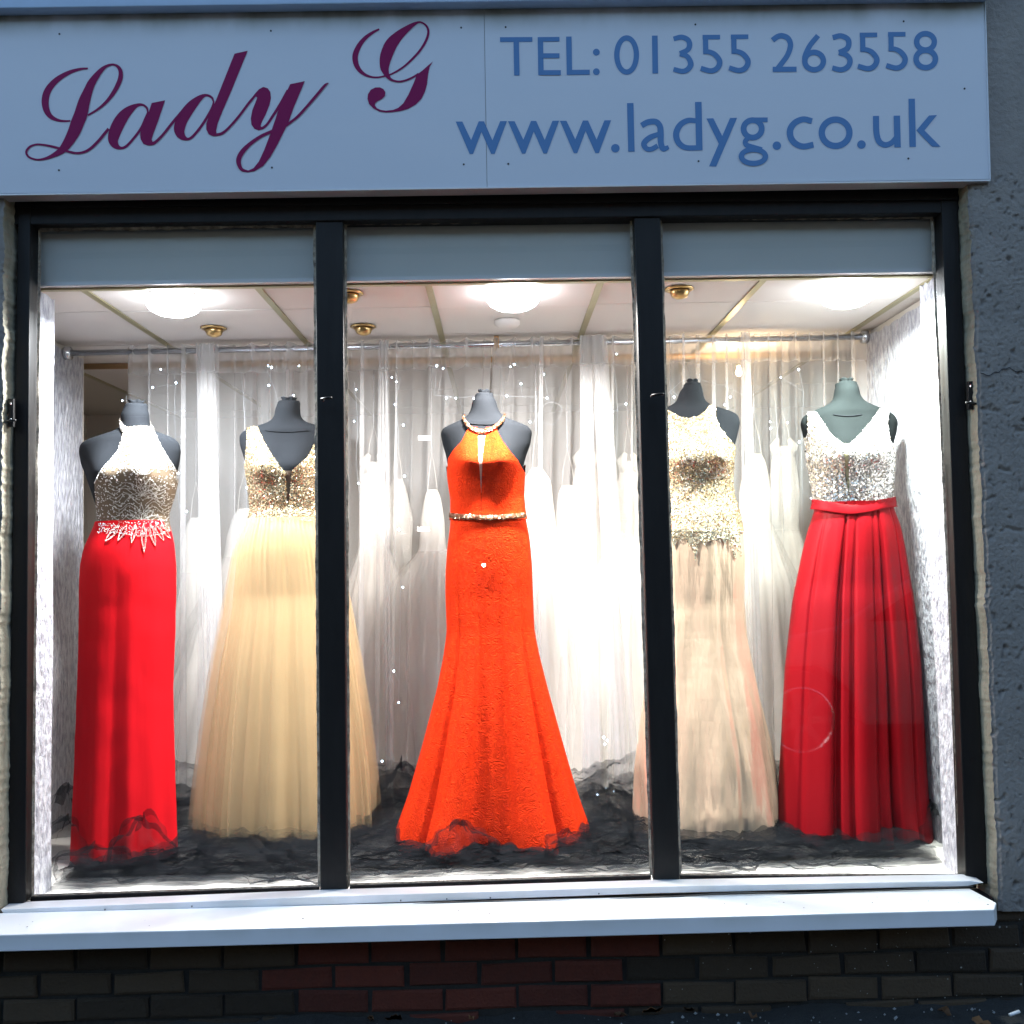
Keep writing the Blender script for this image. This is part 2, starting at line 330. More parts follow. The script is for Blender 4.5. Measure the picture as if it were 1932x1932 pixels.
# rendered wall right of the window: real relief of pits and lumps, ragged arris
def render_wall(side, label, cat_loc):
    t = thing('rendered_wall', label, 'wall', cat_loc)
    YW = 3.045
    if side > 0: e0, e1 = P(1829, 378, YW), P(1886, 1695, YW); xo = 2.35
    else: e0, e1 = P(6, 378, YW), P(-6, 1722, YW); xo = -2.35
    nz, nxx = 560, (150 if side > 0 else 40)
    zb, zt = .285, 2.62
    G = np.zeros((nz, nxx+4, 3))
    for i in range(nz):
        z = zb+(zt-zb)*i/(nz-1)
        xe = e0[0]+(e1[0]-e0[0])*(e0[2]-z)/(e0[2]-e1[2])
        xe += .004*noise.noise(Vector((0, 5, z*60)))+.007*noise.noise(Vector((3, 5, z*11)))
        for jn in range(nxx+4):
            if jn >= 4:
                q = (jn-4)/(nxx-1); q = q**(1 if side > 0 else 1.5)
                x = xe+(xo-xe)*q*(0.62 if side > 0 else 1)
                if jn == nxx+3: x = xo
                n1 = noise.noise(Vector((x*42, z*42, 1.3))); n2 = noise.noise(Vector((x*90, z*90, 7)))
                pit = max(0, n1-.34)*.03+max(0, n2-.38)*.016
                y = YW+.003*noise.noise(Vector((x*5, z*5, 9)))+pit-.002*noise.noise(Vector((x*120, z*120, 2)))
                if q*abs(xo-xe) < .012: y += .006
                G[i, jn] = (x, y, z)
            else:
                y = YW+.008+(4-jn)*.028; y += .001*noise.noise(Vector((y*40, z*30, 3)))
                G[i, jn] = (xe-side*.0+side*(-.002)*(4-jn)+.0035*noise.noise(Vector((y*20, z*9, 8))), y, z)
    mb = MB(); 
    if side > 0: mb.grid(G[:, 4:])
    else: mb.grid(G[:, 4:][:, ::-1])
    mb.build('render_face', M_RENDER, t, smooth=True)
    r = MB().grid(G[:, :5] if side > 0 else G[:, :5][:, ::-1]); r.build('reveal', M_REVEAL, t, smooth=True)
    core = MB().box(min(e1[0]+side*.02, xo), max(e1[0]+side*.02, xo), YW+.03, 3.4, zb+.01, zt); core.build('wall_core', M_RENDER, t)
    if side > 0:   # hairline crack
        pts = []
        for k in range(40):
            q = k/39; uu = 1850+90*q; vv = 704+5*math.sin(q*9)+6*noise.noise(Vector((q*9, 1, 1)))-8*q
            p = P(uu, vv, YW-.0015); pts.append(p)
        MB().tube(pts, .0011, 4).build('crack', M_DARKM, t)
    return t
render_wall(1, 'grey roughcast wall right of the window, with a cream flaking reveal', (1.9, 3.05, .28))
render_wall(-1, 'sliver of rough rendered wall at the left end of the window', (-1.9, 3.05, .28))
up = thing('upper_wall', 'rendered wall above and beside the blue shop sign', 'wall', (0, 3.3, 2.62))
MB().box(-6, 6, 3.05, 3.45, 2.62, 4.2).build('render_face', M_RENDER, up)
MB().box(-6, -2.35, 3.05, 3.45, -.1, 2.618).build('side_front', M_RENDER, up); MB().box(2.352, 6, 3.05, 3.45, -.1, 2.618).build('side_front', M_RENDER, up)

# inner shell
FZ = .342                                      # display floor level
CZ = 2.345                                     # ceiling level
sh = MB().box(-2.6, 2.6, 3.455, 6.5, CZ+.08, CZ+.2)
tag(sh.build('roof_slab', M_WALLB), kind='structure')
tag(MB().box(-2.6, 2.6, 6.2, 6.35, 0, CZ+.079).build('back_wall', M_WALLB), kind='structure')
tag(MB().box(-2.75, -2.6, 3.46, 6.35, 0, CZ+.2).build('side_wall_left', M_WALLB), kind='structure')
tag(MB().box(2.6, 2.75, 3.46, 6.35, 0, CZ+.2).build('side_wall_right', M_WALLB), kind='structure')
tag(MB().box(-2.6, 2.6, 4.35, 6.2, .1, .2).build('inner_floor', M_CARPET), kind='structure')
# display floor with rucked white cloth
df = MB(); G = np.zeros((40, 160, 3))
for i in range(40):
    for j in range(160):
        x = -1.83+3.43*j/159; y = 3.169+1.186*(i/39)**1.3
        h = .004*noise.noise(Vector((x*9, y*22, 0)))+.0035*noise.noise(Vector((x*22, y*40, 4)))
        if i < 3: h += (3-i)*.0045*(1+noise.noise(Vector((x*5, 0, 2)))*2.2)
        if i == 0: h -= .012
        G[i, j] = (x, y, FZ+h+.004)
df.grid(G); tag(df.build('display_floor', M_FLOORC, smooth=True), kind='structure')
tag(MB().box(-1.83, 1.6, 3.187, 4.35, .2, FZ-.012).build('display_platform', M_BOARD), kind='structure')

# ------------------------------------------------------------------ ceiling: tiles and brass bars
ce = tag(MB().box(-2.6, 2.6, 3.20, 6.2, CZ+.035, CZ+.07).build('ceiling', M_WALLB), kind='structure')
bx = [P(u, v, 1)[0]/((P(u, v, 1)[2]-CAM[2])) * (CZ-CAM[2]) for u, v in [(325,657),(585,655),(838,655),(1090,650),(1335,640),(1600,630)]]
bx = [bx[0]-.6, *bx, bx[-1]+.6]
by = [3.20, 3.575, 4.12, 4.72, 5.32, 5.92, 6.19]
tb = .012
for a in range(len(bx)-1):
    rows = by if a != 3 else [3.20, 3.60, 4.01, 4.16, 4.72, 5.32, 5.92, 6.19]
    for c in range(len(rows)-1):
        MB().box(bx[a]+tb, bx[a+1]-tb, rows[c]+.003, rows[c+1]-.003, CZ+.002+random.uniform(0, .002), CZ+.02).build('ceiling_tile', M_TILE, ce)
for a in range(len(bx)):
    MB().box(bx[a]-tb, bx[a]+tb, 3.2, 6.19, CZ-.002, CZ+.012).build('ceiling_bar', M_TBAR, ce)
# bulkhead board behind the glass head
bh = thing('bulkhead_board', 'long pale blue grey board across the top inside the window glass', 'board', (0, 3.19, CZ))
zb0 = CZ+.0
MB().box(-1.82, 1.60, 3.175, 3.195, zb0, zb0+.34).build('board', M_BULK, bh)
MB().box(-1.82, 1.60, 3.172, 3.198, zb0-.014, zb0-.001).build('lower_trim', M_TRIM, bh)
MB().box(-1.82, 1.60, 3.200, 3.222, zb0-.020, zb0-.004).build('brass_trim', M_TBAR, bh)

# ------------------------------------------------------------------ velvet walls
def velvet(name, pts, label, zt=CZ-.004, zb=FZ):
    mb = MB(); n = 26; nz = 60; G = []
    # polyline pts (x,y) with small cloth waviness
    seg = []
    for k in range(len(pts)-1):
        for q in range(n): seg.append(np.array(pts[k])*(1-q/n)+np.array(pts[k+1])*q/n)
    seg.append(np.array(pts[-1]))
    for i in range(nz+1):
        z = zb+(zt-zb)*i/nz; row = []
        for s_ in seg:
            w = .004*noise.noise(Vector((s_[0]*12, s_[1]*12, z*3)))
            zz = z
            if i == nz: zz = z-.018-.022*abs(noise.noise(Vector((s_[0]*20, s_[1]*20, 1))))
            row.append((s_[0]+w, s_[1]+w, zz))
        G.append(row)
    mb.grid(G); return tag(mb.build(name, M_VELVET, smooth=True), label, 'velvet drape')
xl = P(68, 1056, 3.17)[0]; xr = P(1790, 1056, 3.17)[0]
velvet('velvet_drape', [(xl-.008, 3.172), (xl+.0, 3.29), (-1.805, 3.30), (-1.80, 4.25)], 'silver crushed velvet covering the left end wall of the window display')
velvet('velvet_drape', [(1.584, 4.22), (1.582, 3.31), (xr, 3.30), (xr+.008, 3.172)], 'silver crushed velvet covering the right end wall of the window display')
tag(MB().box(-1.95, -1.82, 3.19, 4.3, .2, CZ).build('display_end_wall_left', M_WALLB), kind='structure')
tag(MB().box(1.60, 1.75, 3.19, 4.3, .2, CZ).build('display_end_wall_right', M_WALLB), kind='structure')

# ------------------------------------------------------------------ window frame
YF, YG = 3.085, 3.15
fr = thing('window_frame', 'black painted timber shop window frame with three tall panes and two mullions', 'window', (0, 3.1, .33))
MB().slab([(26, 352), (1812, 345), (1812, 401), (26, 424)], YF+.024, 3.20).build('head_rail', M_FRAME, fr, bevel=.003)
MB().slab([(31, 385), (1808, 371), (1808, 376), (31, 391)], YF+.012, YF+.03).build('head_moulding', M_FRAME, fr)
MB().slab([(34, 376), (57, 376), (48, 1700), (40, 1708), (12, 1712)], YF+.02, 3.165).build('jamb', M_FRAME, fr, bevel=.003)
MB().slab([(1776, 370), (1806, 370), (1864, 1668), (1823, 1668)], YF+.02, 3.165).build('jamb', M_FRAME, fr, bevel=.003)
MB().slab([(595, 405), (647, 402), (655, 1684), (604, 1686)], YF+.032, 3.165).build('mullion', M_FRAME, fr, bevel=.004)
MB().slab([(1196, 400), (1246, 398), (1283, 1664), (1234, 1667)], YF+.032, 3.165).build('mullion', M_FRAME, fr, bevel=.004)
MB().slab([(58, 1692), (602, 1673), (602, 1684), (56, 1708)], YF+.056, 3.166).build('bottom_rail', M_FRAME, fr, bevel=.002)
MB().slab([(659, 1671), (1229, 1652), (1229, 1664), (659, 1680)], YF+.056, 3.166).build('bottom_rail', M_FRAME, fr, bevel=.002)
MB().slab([(1283, 1652), (1815, 1652.5), (1816, 1660), (1283, 1661)], YF+.056, 3.166).build('bottom_rail', M_FRAME, fr, bevel=.002)
panes = [[(75, 433), (593, 425), (602, 1671), (61, 1692)], [(652, 421), (1190, 411), (1228, 1651), (659, 1670)], [(1247, 411), (1758, 409), (1814, 1651.5), (1284, 1651)]]
for q in panes:
    cx = sum(p[0] for p in q)/4; cy = sum(p[1] for p in q)/4
    qq = [(cx+(u-cx)*1.012, cy+(v-cy)*1.004) for u, v in q]
    MB().slab(qq, YG, YG+.006).build('glass_pane', M_GLASS, fr)
    # glazing putty, uneven: a thin strip along each side
    for (a, b, wd) in ((q[0], q[1], 5.5), (q[1], q[2], 3.2), (q[3], q[0], 3.2), (q[3], q[2], 2.6)):
        mb = MB(); n = 90; inner = (cx, cy); row0 = []; row1 = []
        ins = np.array([-(b[1]-a[1]), b[0]-a[0]], float); ins /= np.linalg.norm(ins)
        if np.dot(ins, np.array(inner)-np.array(a)) < 0: ins = -ins
        for k in range(n+1):
            t_ = k/n; p = np.array(a)*(1-t_)+np.array(b)*t_
            w_ = wd*(.65+.5*noise.noise(Vector((p[0]*.05, p[1]*.05, wd)))+.5*max(0, noise.noise(Vector((p[0]*.25, p[1]*.25, 2)))))
            p0 = p-ins*2.5; p1 = p+ins*max(.8, w_)
            row0.append(P(p0[0], p0[1], YG-.006)); row1.append(P(p1[0], p1[1], YG-.002))
        mb.grid([row0, row1]); back = [[r_+np.array([0, .0015, 0]) for r_ in row1]]
        mb.grid([row1, back[0]]); mb.build('glazing_putty', M_PUTTY, fr)
# shutter brackets and pins on the frame
def bracket(u, v, du, plate):
    t = thing('shutter_bracket', plate, 'bracket', P(u, v, YF-.01), group='iron shutter brackets on the window frame')
    if du:
        MB().slab([(u-5, v-45), (u+5, v-45), (u+5, v+8), (u-5, v+8)], YF-.012, YF+.001).build('plate', M_FRAME, t, bevel=.001)
        for dv in (-36, -6): p = P(u, v+dv, YF-.014); MB().lathe(p, [(.003, -.003), (.003, .003)], 8).build('screw', M_STEEL, t)
    a = P(u, v, YF); pts = [a, a+np.array([0, -.028, 0]), a+np.array([.02*(du or 1), -.036, .001]), a+np.array([.034*(du or 1), -.036, .001])]
    MB().tube(pts, .0038, 8).build('pin', M_FRAME, t, smooth=True)
bracket(20, 797, 1, 'dark iron bracket and pin on the left jamb of the window')
bracket(610, 755, 0, 'small iron pin on the mullion left of the orange dress')
bracket(1229, 748, 0, 'small iron pin on the mullion right of the orange dress')
bracket(1832, 764, -1, 'dark iron bracket and pin on the right jamb of the window')

# ------------------------------------------------------------------ sill
sl = thing('window_sill', 'long white window sill with square front edge and angled right end', 'window sill', (0, 3.0, .3))
a = [(8, 1711), (600, 1687), (1230, 1668), (1826, 1657), (1850, 1661)]; bb = [(1826, 1673), (1230, 1687), (600, 1709), (8, 1730)]
m_ = MB(); top = [P(u, v, 3.078) for u, v in a]; bot = [P(u, v, 3.050) for u, v in bb]
xz = [(p[0], p[2]) for p in top]+[(p[0], p[2]) for p in bot]
MB().prism(xz, 3.055, 3.12).build('upstand', M_PVC, sl, bevel=.002)
zs = P(966, 1697, 3.06)[2]; xe = P(1828, 1674, 3.06)[0]; xf = P(1893, 1711, 2.905)[0]
zf0 = P(966, 1739, 2.90)[2]; zf1 = P(966, 1771, 2.90)[2]
vs = []
for x, y, z in ((-2.1, 2.90, zf0), (xf-.03, 2.90, zf0), (xf, 2.945, zf0+.003), (xe, 3.056, zs), (-2.1, 3.056, zs)): vs.append((x, y, z))
vs += [(-2.1, 2.90, zf1), (xf-.03, 2.90, zf1), (xf, 2.945, zf1), (xe, 3.056, zf1), (-2.1, 3.056, zf1)]
MB().add(vs, [(0, 1, 2, 3, 4), (9, 8, 7, 6, 5), (0, 5, 6, 1), (1, 6, 7, 2), (2, 7, 8, 3), (3, 8, 9, 4), (4, 9, 5, 0)]).build('sill_board', M_PVC, sl, bevel=.003)
cb = []
for k in range(120):
    t_ = k/119; u = 6+1830*t_; v = 1731-57.5*t_+1.6*math.sin(t_*23)+2.5*noise.noise(Vector((t_*14, 0, 0)))
    cb.append(P(u, v, 3.046))
tag(MB().tube(cb, .0022, 6).build('cable', M_CABLE, smooth=True), 'thin black cable lying along the back of the white sill', 'cable')
for u, v in [(198, 1712), (362, 1706), (756, 1695), (843, 1692), (925, 1690), (1130, 1682), (1247, 1682), (1362, 1691), (1440, 1681), (1520, 1679), (1843, 1683)][:10]:
    p = P(u, v+4, 3.053); MB().lathe(p, [(.0018, -.0018), (.0018, .0018)], 8).build('screw', M_DARKM, sl)

# ------------------------------------------------------------------ shop sign
YS = 3.03
sg = thing('shop_sign', 'wide pale blue shop sign with burgundy script name and blue phone number and web address', 'shop sign', (0, 3.04, 2.55))
MB().slab([(-70, -10), (912.3, -10), (918.6, 352.5), (-70, 366)], YS, YS+.018).build('sign_panel', M_SIGN, sg)
MB().slab([(913.1, -10), (1856, -10), (1867, 337.5), (919.4, 352.5)], YS, YS+.018).build('sign_panel', M_SIGN, sg)
MB().slab([(-70, 366.6), (1869, 338.3), (1869, 341.8), (-70, 370)], YS-.004, YS+.052).build('bottom_trim', M_TRIM, sg, bevel=.001)
MB().slab([(1857.5, -10), (1859.5, -10), (1869.5, 338), (1867.5, 338)], YS-.003, YS+.02).build('end_trim', M_SIGN, sg)
MB().slab([(-70, 34), (1859, 8), (1859, -40), (-70, -40)], YS+.018, YS+.05).build('backing', M_TRIM, sg)
ul = thing('upper_fascia', 'pale blue capping board projecting over the top edge of the shop sign', 'fascia', (0, 3.0, 2.9))
p0 = P(-80, 16.5, 2.985); p1 = P(1870, -10, 2.985)
MB().prism([(p0[0], p0[2]), (p1[0], p1[2]), (p1[0], p1[2]+.25), (p0[0], p0[2]+.25)], 2.985, YS-.001).build('capping', M_LIP, ul, bevel=.003)
for u, v in [(112, 64), (511, 58), (111, 321), (513, 316), (870, 52), (954, 51), (875, 310), (959, 309), (1312, 46), (1705, 40), (1318, 304), (1714, 299), (1820, 167)]:
    p = P(u, v, YS-.001); mb = MB(); mb.add([(p[0]+.0032*math.cos(k*PI/5), YS-.0012, p[2]+.0032*math.sin(k*PI/5)) for k in range(10)]+[(p[0]+.0032*math.cos(k*PI/5), YS-.0001, p[2]+.0032*math.sin(k*PI/5)) for k in range(10)], [tuple(range(10))]+[(k, (k+1)%10, (k+1)%10+10, k+10) for k in range(10)])
    mb.build('screw', M_DARKM, sg)

def catmull(pts, n=8):
    pts = [np.array(p, float) for p in pts]
    if len(pts) < 3: return pts
    q = [2*pts[0]-pts[1]]+pts+[2*pts[-1]-pts[-2]]; out = []
    for i in range(1, len(q)-2):
        for k in range(n):
            t = k/n
            out.append(.5*((2*q[i])+(-q[i-1]+q[i+1])*t+(2*q[i-1]-5*q[i]+4*q[i+1]-q[i+2])*t*t+(-q[i-1]+3*q[i]-3*q[i+1]+q[i+2])*t**3))
    out.append(pts[-1]); return out
LAYER = [0]
def glyph(name, cr, items, mt):
    """items: ('r', pts(x,y,w)) ribbon | ('l', x0,y0,x1,y1,w) bar | ('p', pts) polygon | ('e', cx,cy,rx,ry,w) ring | ('d', cx,cy,r) disc"""
    mb = MB()
    for k, it in enumerate(items):
        y = YS-.0010-.0003*k; yb = YS-.0002
        if it[0] in 'rl':
            c = catmull(it[1]) if it[0] == 'r' else [np.array([it[1], it[2], it[5]]), np.array([it[3], it[4], it[5]])]
            A = []; B = []
            for i in range(len(c)):
                t = c[min(i+1, len(c)-1)][:2]-c[max(i-1, 0)][:2]; t = t/(np.linalg.norm(t)+1e-9); nn = np.array([-t[1], t[0]])
                w = max(c[i][2], 4)/2
                A.append(c[i][:2]+nn*w); B.append(c[i][:2]-nn*w)
            ra = [P(*cr(*p), y-2.5e-6*i) for i, p in enumerate(A)]; rb = [P(*cr(*p), y-2.5e-6*i) for i, p in enumerate(B)]
            mb.grid([ra, rb])
        elif it[0] == 'p':
            w = [P(*cr(*p), y) for p in it[1]]; mb.add(w, [tuple(range(len(w)))])
        elif it[0] == 'e':
            _, cx, cy, rx, ry, w = it; n = 40
            ra = [P(*cr(cx+(rx+w/2)*math.cos(2*PI*i/n), cy+(ry+w/2)*math.sin(2*PI*i/n)), y) for i in range(n+1)]
            rb = [P(*cr(cx+(rx-w/2)*math.cos(2*PI*i/n), cy+(ry-w/2)*math.sin(2*PI*i/n)), y) for i in range(n+1)]
            mb.grid([ra, rb])
        elif it[0] == 'd':
            _, cx, cy, r = it; mb.add([P(*cr(cx+r*math.cos(2*PI*i/20), cy+r*math.sin(2*PI*i/20)), y) for i in range(20)], [tuple(range(20))])
    return mb.build(name, mt, sg)
A_ = crop(30, 80, 320/1932); B_ = crop(340, 80, 340/1932); C_ = crop(680, 20, 220/1932)
D_ = crop(980, 40, 440/1932); E_ = crop(1420, 40, 480/1932); F_ = crop(900, 190, 500/1932); G_ = crop(1400, 180, 500/1932)
glyph('letter', A_, [
    ('r', [(880,343,22),(780,352,32),(640,398,50),(500,485,68),(402,600,84),(365,720,88),(378,840,76),(432,925,56),(520,968,34),(600,978,24),(668,976,20)]),
    ('r', [(880,908,22),(1000,835,28),(1120,728,40),(1220,585,54),(1274,450,56),(1264,350,44),(1200,298,26),(1120,308,30),(1040,365,55),(935,500,92),(880,620,112),(833,750,142),(793,900,160),(753,1000,160),(715,1100,150),(662,1200,128),(605,1285,105),(545,1345,80),(440,1403,45),(340,1437,28),(250,1442,22),(165,1410,25),(136,1350,27),(180,1288,26),(260,1260,22),(340,1265,24),(450,1285,27),(545,1312,28),(640,1345,28),(760,1365,28),(880,1330,32),(1000,1225,34),(1130,1070,34)])], M_BURG)
glyph('letter', A_, [
    ('r', [(1605,880,20),(1592,822,26),(1540,782,28),(1470,790,45),(1395,835,90),(1325,900,128),(1262,990,148),(1210,1100,146),(1186,1200,126),(1212,1268,86),(1270,1303,38),(1340,1285,32),(1430,1190,30),(1520,1070,32),(1580,940,32),(1606,870,22)]),
    ('p', [(1650,760),(1812,728),(1720,1000),(1668,1140),(1650,1200),(1660,1222),(1650,1262),(1600,1273),(1550,1255),(1518,1200),(1510,1140),(1525,1080),(1580,960),(1618,860)]),
    ('r', [(1600,1262,20),(1640,1250,44),(1690,1236,36),(1780,1150,32),(1900,1000,32),(2010,870,32)])], M_BURG)
glyph('letter', B_, [
    ('r', [(497,705,18),(472,652,26),(410,627,28),(345,655,60),(262,730,105),(190,820,125),(130,920,130),(106,1020,122),(132,1088,88),(190,1125,36),(250,1103,30),(340,1000,30),(420,880,30),(480,770,30),(497,700,18)]),
    ('p', [(733,155),(883,122),(700,570),(600,800),(540,950),(523,1030),(530,1060),(530,1090),(490,1094),(440,1072),(412,1015),(412,950),(440,870),(520,690)]),
    ('r', [(500,1080,26),(540,1074,32),(590,1060,32),(660,1005,28),(780,870,28),(900,710,28),(960,640,24)])], M_BURG)
glyph('letter', B_, [
    ('p', [(905,690),(960,615),(1010,560),(1060,533),(1110,548),(1140,590),(1147,660),(1130,740),(1090,840),(1045,930),(1030,975),(1040,992),(1050,1015),(1010,1027),(960,1010),(925,960),(918,890),(935,800),(970,710),(990,655),(980,643),(955,655),(915,700)]),
    ('r', [(1010,1010,30),(1060,995,30),(1110,950,28),(1170,860,30),(1260,720,34),(1340,570,30)]),
    ('p', [(1365,502),(1532,467),(1400,780),(1352,920),(1330,970),(1220,1190),(1140,1330),(1060,1430),(960,1490),(880,1503),(885,1485),(950,1455),(1010,1380),(1070,1250),(1150,1040),(1230,800),(1290,660)]),
    ('r', [(890,1494,20),(810,1465,38),(778,1370,54),(822,1270,54),(920,1172,42),(1040,1090,36),(1175,1030,34)]),
    ('r', [(1320,975,24),(1360,940,28),(1450,870,30),(1560,750,30),(1680,610,32),(1760,515,28),(1800,488,10)])], M_BURG)
glyph('letter', C_, [
    ('r', [(690,335,30),(590,385,48),(450,485,68),(340,620,86),(272,780,100),(275,920,94),(330,1040,76),(430,1130,52),(540,1172,36),(650,1182,30),(760,1165,28),(900,1125,30),(1100,1010,34),(1280,850,40),(1420,690,42),(1518,520,44),(1552,380,40),(1518,280,36),(1440,222,30),(1375,215,36),(1280,258,70),(1170,335,112),(1030,450,165),(900,600,215),(812,800,212),(782,980,165),(805,1095,110),(850,1180,66),(920,1232,40),(1030,1255,34),(1150,1235,34),(1280,1180,34),(1380,1115,30)]),
    ('p', [(1632,902),(1575,1000),(1550,1120),(1530,1300),(1490,1440),(1430,1560),(1330,1660),(1200,1735),(1060,1775),(900,1797),(800,1800),(800,1768),(930,1755),(1020,1720),(1110,1640),(1200,1490),(1290,1290),(1335,1175),(1330,1150),(1450,1060),(1540,980)]),
    ('p', [(810,1800),(700,1785),(590,1730),(510,1650),(483,1560),(490,1480),(540,1400),(620,1360),(700,1358),(760,1385),(797,1440),(790,1510),(740,1560),(660,1600),(615,1640),(615,1680),(650,1725),(720,1755),(810,1768)])], M_BURG)
glyph('letter', D_, [('l', 88,172,372,170,42), ('l', 230,172,236,487,48)], M_BLUE)
glyph('letter', D_, [('l', 442,150,448,485,48), ('l', 425,170,610,168,40), ('l', 445,313,610,313,42), ('l', 450,462,622,462,44)], M_BLUE)
glyph('letter', D_, [('l', 692,145,698,482,48), ('l', 680,460,876,458,44)], M_BLUE)
glyph('colon_dot', D_, [('d', 934,282,30)], M_BLUE); glyph('colon_dot', D_, [('d', 934,454,30)], M_BLUE)
glyph('digit', D_, [('e', 1200,307,86,150,47)], M_BLUE)
glyph('digit', D_, [('l', 1447,137,1452,470,50)], M_BLUE)
glyph('digit', D_, [('r', [(1612,166,42),(1680,150,44),(1735,172,46),(1753,215,48),(1735,262,46),(1668,294,42)]), ('r', [(1668,298,42),(1730,318,44),(1763,382,50),(1740,430,48),(1690,450,44),(1612,432,42)])], M_BLUE)
for dx, dy in ((-228, 3), (0, 0), (1037, -15), (1265, -20)):
    glyph('digit', E_, [('l', 168+dx,135+dy,309+dx,134+dy,37), ('l', 191+dx,118+dy,194+dx,272+dy,42), ('r', [(176+dx,256+dy,34),(215+dx,252+dy,38),(268+dx,275+dy,42),(306+dx,330+dy,44),(288+dx,382+dy,44),(235+dx,406+dy,42),(154+dx,385+dy,40)])], M_BLUE)
glyph('digit', E_, [('r', [(503,163,44),(545,133,44),(585,127,44),(630,150,44),(648,205,44),(625,280,42),(580,345,42),(530,408,40)]), ('l', 505,397,697,396,42)], M_BLUE)
glyph('digit', E_, [('r', [(870,125,42),(805,205,42),(768,285,44),(763,335,42)]), ('e', 838,330,75,70,44)], M_BLUE)
glyph('digit', E_, [('r', [(988,142,42),(1050,127,42),(1105,150,44),(1118,190,44),(1100,233,44),(1038,260,40)]), ('r', [(1038,262,40),(1100,283,42),(1127,325,44),(1110,375,44),(1055,400,42),(985,385,40)])], M_BLUE)
glyph('digit', E_, [('e', 1735,175,71,66,44), ('e', 1737,313,78,70,45)], M_BLUE)
WP = [(44,205),(95,205),(163,348),(222,203),(262,203),(328,350),(388,202),(440,201),(345,455),(318,455),(243,285),(178,456),(152,456)]
for dx, dy in ((0, 0), (404, -3), (805, -6)): glyph('letter', F_, [('p', [(x+dx, y+dy) for x, y in WP])], M_BLUE)
glyph('full_stop', F_, [('d', 1278,411,33)], M_BLUE)
glyph('letter', F_, [('l', 1393,62,1402,438,50)], M_BLUE)
glyph('letter', F_, [('r', [(1480,236,44),(1530,210,46),(1590,207,46),(1622,242,46),(1628,300,48),(1630,370,46),(1648,415,44),(1690,402,30)]), ('r', [(1615,302,38),(1545,328,42),(1500,372,44),(1515,412,40),(1555,418,38),(1605,392,38)])], M_BLUE)
glyph('letter', G_, [('r', [(-28,238,38),(-95,236,42),(-155,272,46),(-184,338,48),(-167,404,46),(-112,444,42),(-20,447,40)]), ('l', -13,92,-5,466,50)], M_BLUE)
glyph('letter', G_, [('p', [(50,220),(103,218),(172,355),(232,216),(287,215),(125,592),(70,590),(145,415)])], M_BLUE)
glyph('letter', G_, [('e', 407,300,70,67,45), ('l', 425,230,523,230,36), ('r', [(385,362,36),(352,392,38),(360,425,40),(420,445,40),(478,462,40)]), ('e', 413,513,93,54,42)], M_BLUE)
glyph('full_stop', G_, [('d', 594,430,33)], M_BLUE)
glyph('letter', G_, [('r', [(866,241,46),(800,226,46),(735,252,48),(698,305,50),(702,368,50),(740,415,48),(800,436,46),(877,422,46)])], M_BLUE)
glyph('letter', G_, [('e', 1048,330,107,102,49)], M_BLUE)
glyph('full_stop', G_, [('d', 1248,421,33)], M_BLUE)
glyph('letter', G_, [('r', [(1360,200,47),(1364,330,47),(1385,398,46),(1430,424,44),(1480,408,42),(1520,365,40)]), ('l', 1521,198,1527,443,50)], M_BLUE)
glyph('letter', G_, [('l', 1636,67,1644,440,50), ('p', [(1770,197),(1832,193),(1735,312),(1860,438),(1795,438),(1672,312)])], M_BLUE)

# ------------------------------------------------------------------ lamps in the ceiling
LAMP_W = 18.0
for (u, v, nm, col) in [(328, 570, 'glaring white ceiling lamp above the red halter dress at left', (.93, .96, 1)),
                        (968, 560, 'glaring white ceiling lamp above the orange lace dress', (1.0, .95, .92)),
                        (1597, 554, 'glaring white ceiling lamp above the dark red satin skirt at right', (.92, 1.0, .95))]:
    p = PZ(u, v, CZ-.02)
    t = thing('ceiling_lamp', nm, 'ceiling lamp', (p[0], p[1], CZ))
    MB().lathe((p[0], p[1], CZ), [(.088, 0), (.088, -.006), (.07, -.0065)], 32).build('rim', M_LAMPRIM, t, smooth=True)
    MB().lathe((p[0], p[1], CZ), [(.080, -.007), (.091, -.020), (.092, -.032), (.082, -.048), (.058, -.061), (.025, -.068), (.002, -.069)], 32).build('bulb', M_LAMP, t, smooth=True)
    ld = bpy.data.lights.new('lamp_light', 'AREA'); ld.shape = 'DISK'; ld.size = .13; ld.energy = LAMP_W*(1.35 if abs(u-968) < 5 else 1); ld.color = col; ld.spread = math.radians(172)
    lo = bpy.data.objects.new('lamp_light', ld); _link(lo, (p[0], p[1], CZ-.072), t)
def downlight(u, v, label):
    p = PZ(u, v, CZ); t = thing('downlight', label, 'downlight', (p[0], p[1], CZ), group='unlit brass eyeball downlights')
    MB().lathe((p[0], p[1], CZ), [(.050, .001), (.052, -.003), (.044, -.007), (.036, -.005), (.034, .0)], 28).build('ring', M_BRASS, t, smooth=True)
    MB().lathe((p[0]+.002, p[1], CZ), [(.033, -.004), (.034, -.014), (.028, -.028), (.012, -.036), (.001, -.037)], 24).build('eyeball', M_BRASS, t, smooth=True)
downlight(403, 619, 'unlit brass downlight in the ceiling, behind the left lamp')
downlight(685, 616, 'unlit brass downlight seen just right of the left mullion, the lower of two')
downlight(658, 553, 'unlit brass downlight half hidden by the left mullion, the upper of two')
downlight(1281, 545, 'unlit brass downlight above the silver and champagne dress')
p = PZ(957, 606, CZ); t = thing('smoke_detector', 'pale round fitting on the ceiling tile behind the middle lamp', 'smoke detector', (p[0], p[1], CZ))
MB().lathe((p[0], p[1], CZ), [(.05, .001), (.05, -.012), (.038, -.024), (.01, -.028)], 28).build('cover', M_TILE, t, smooth=True)

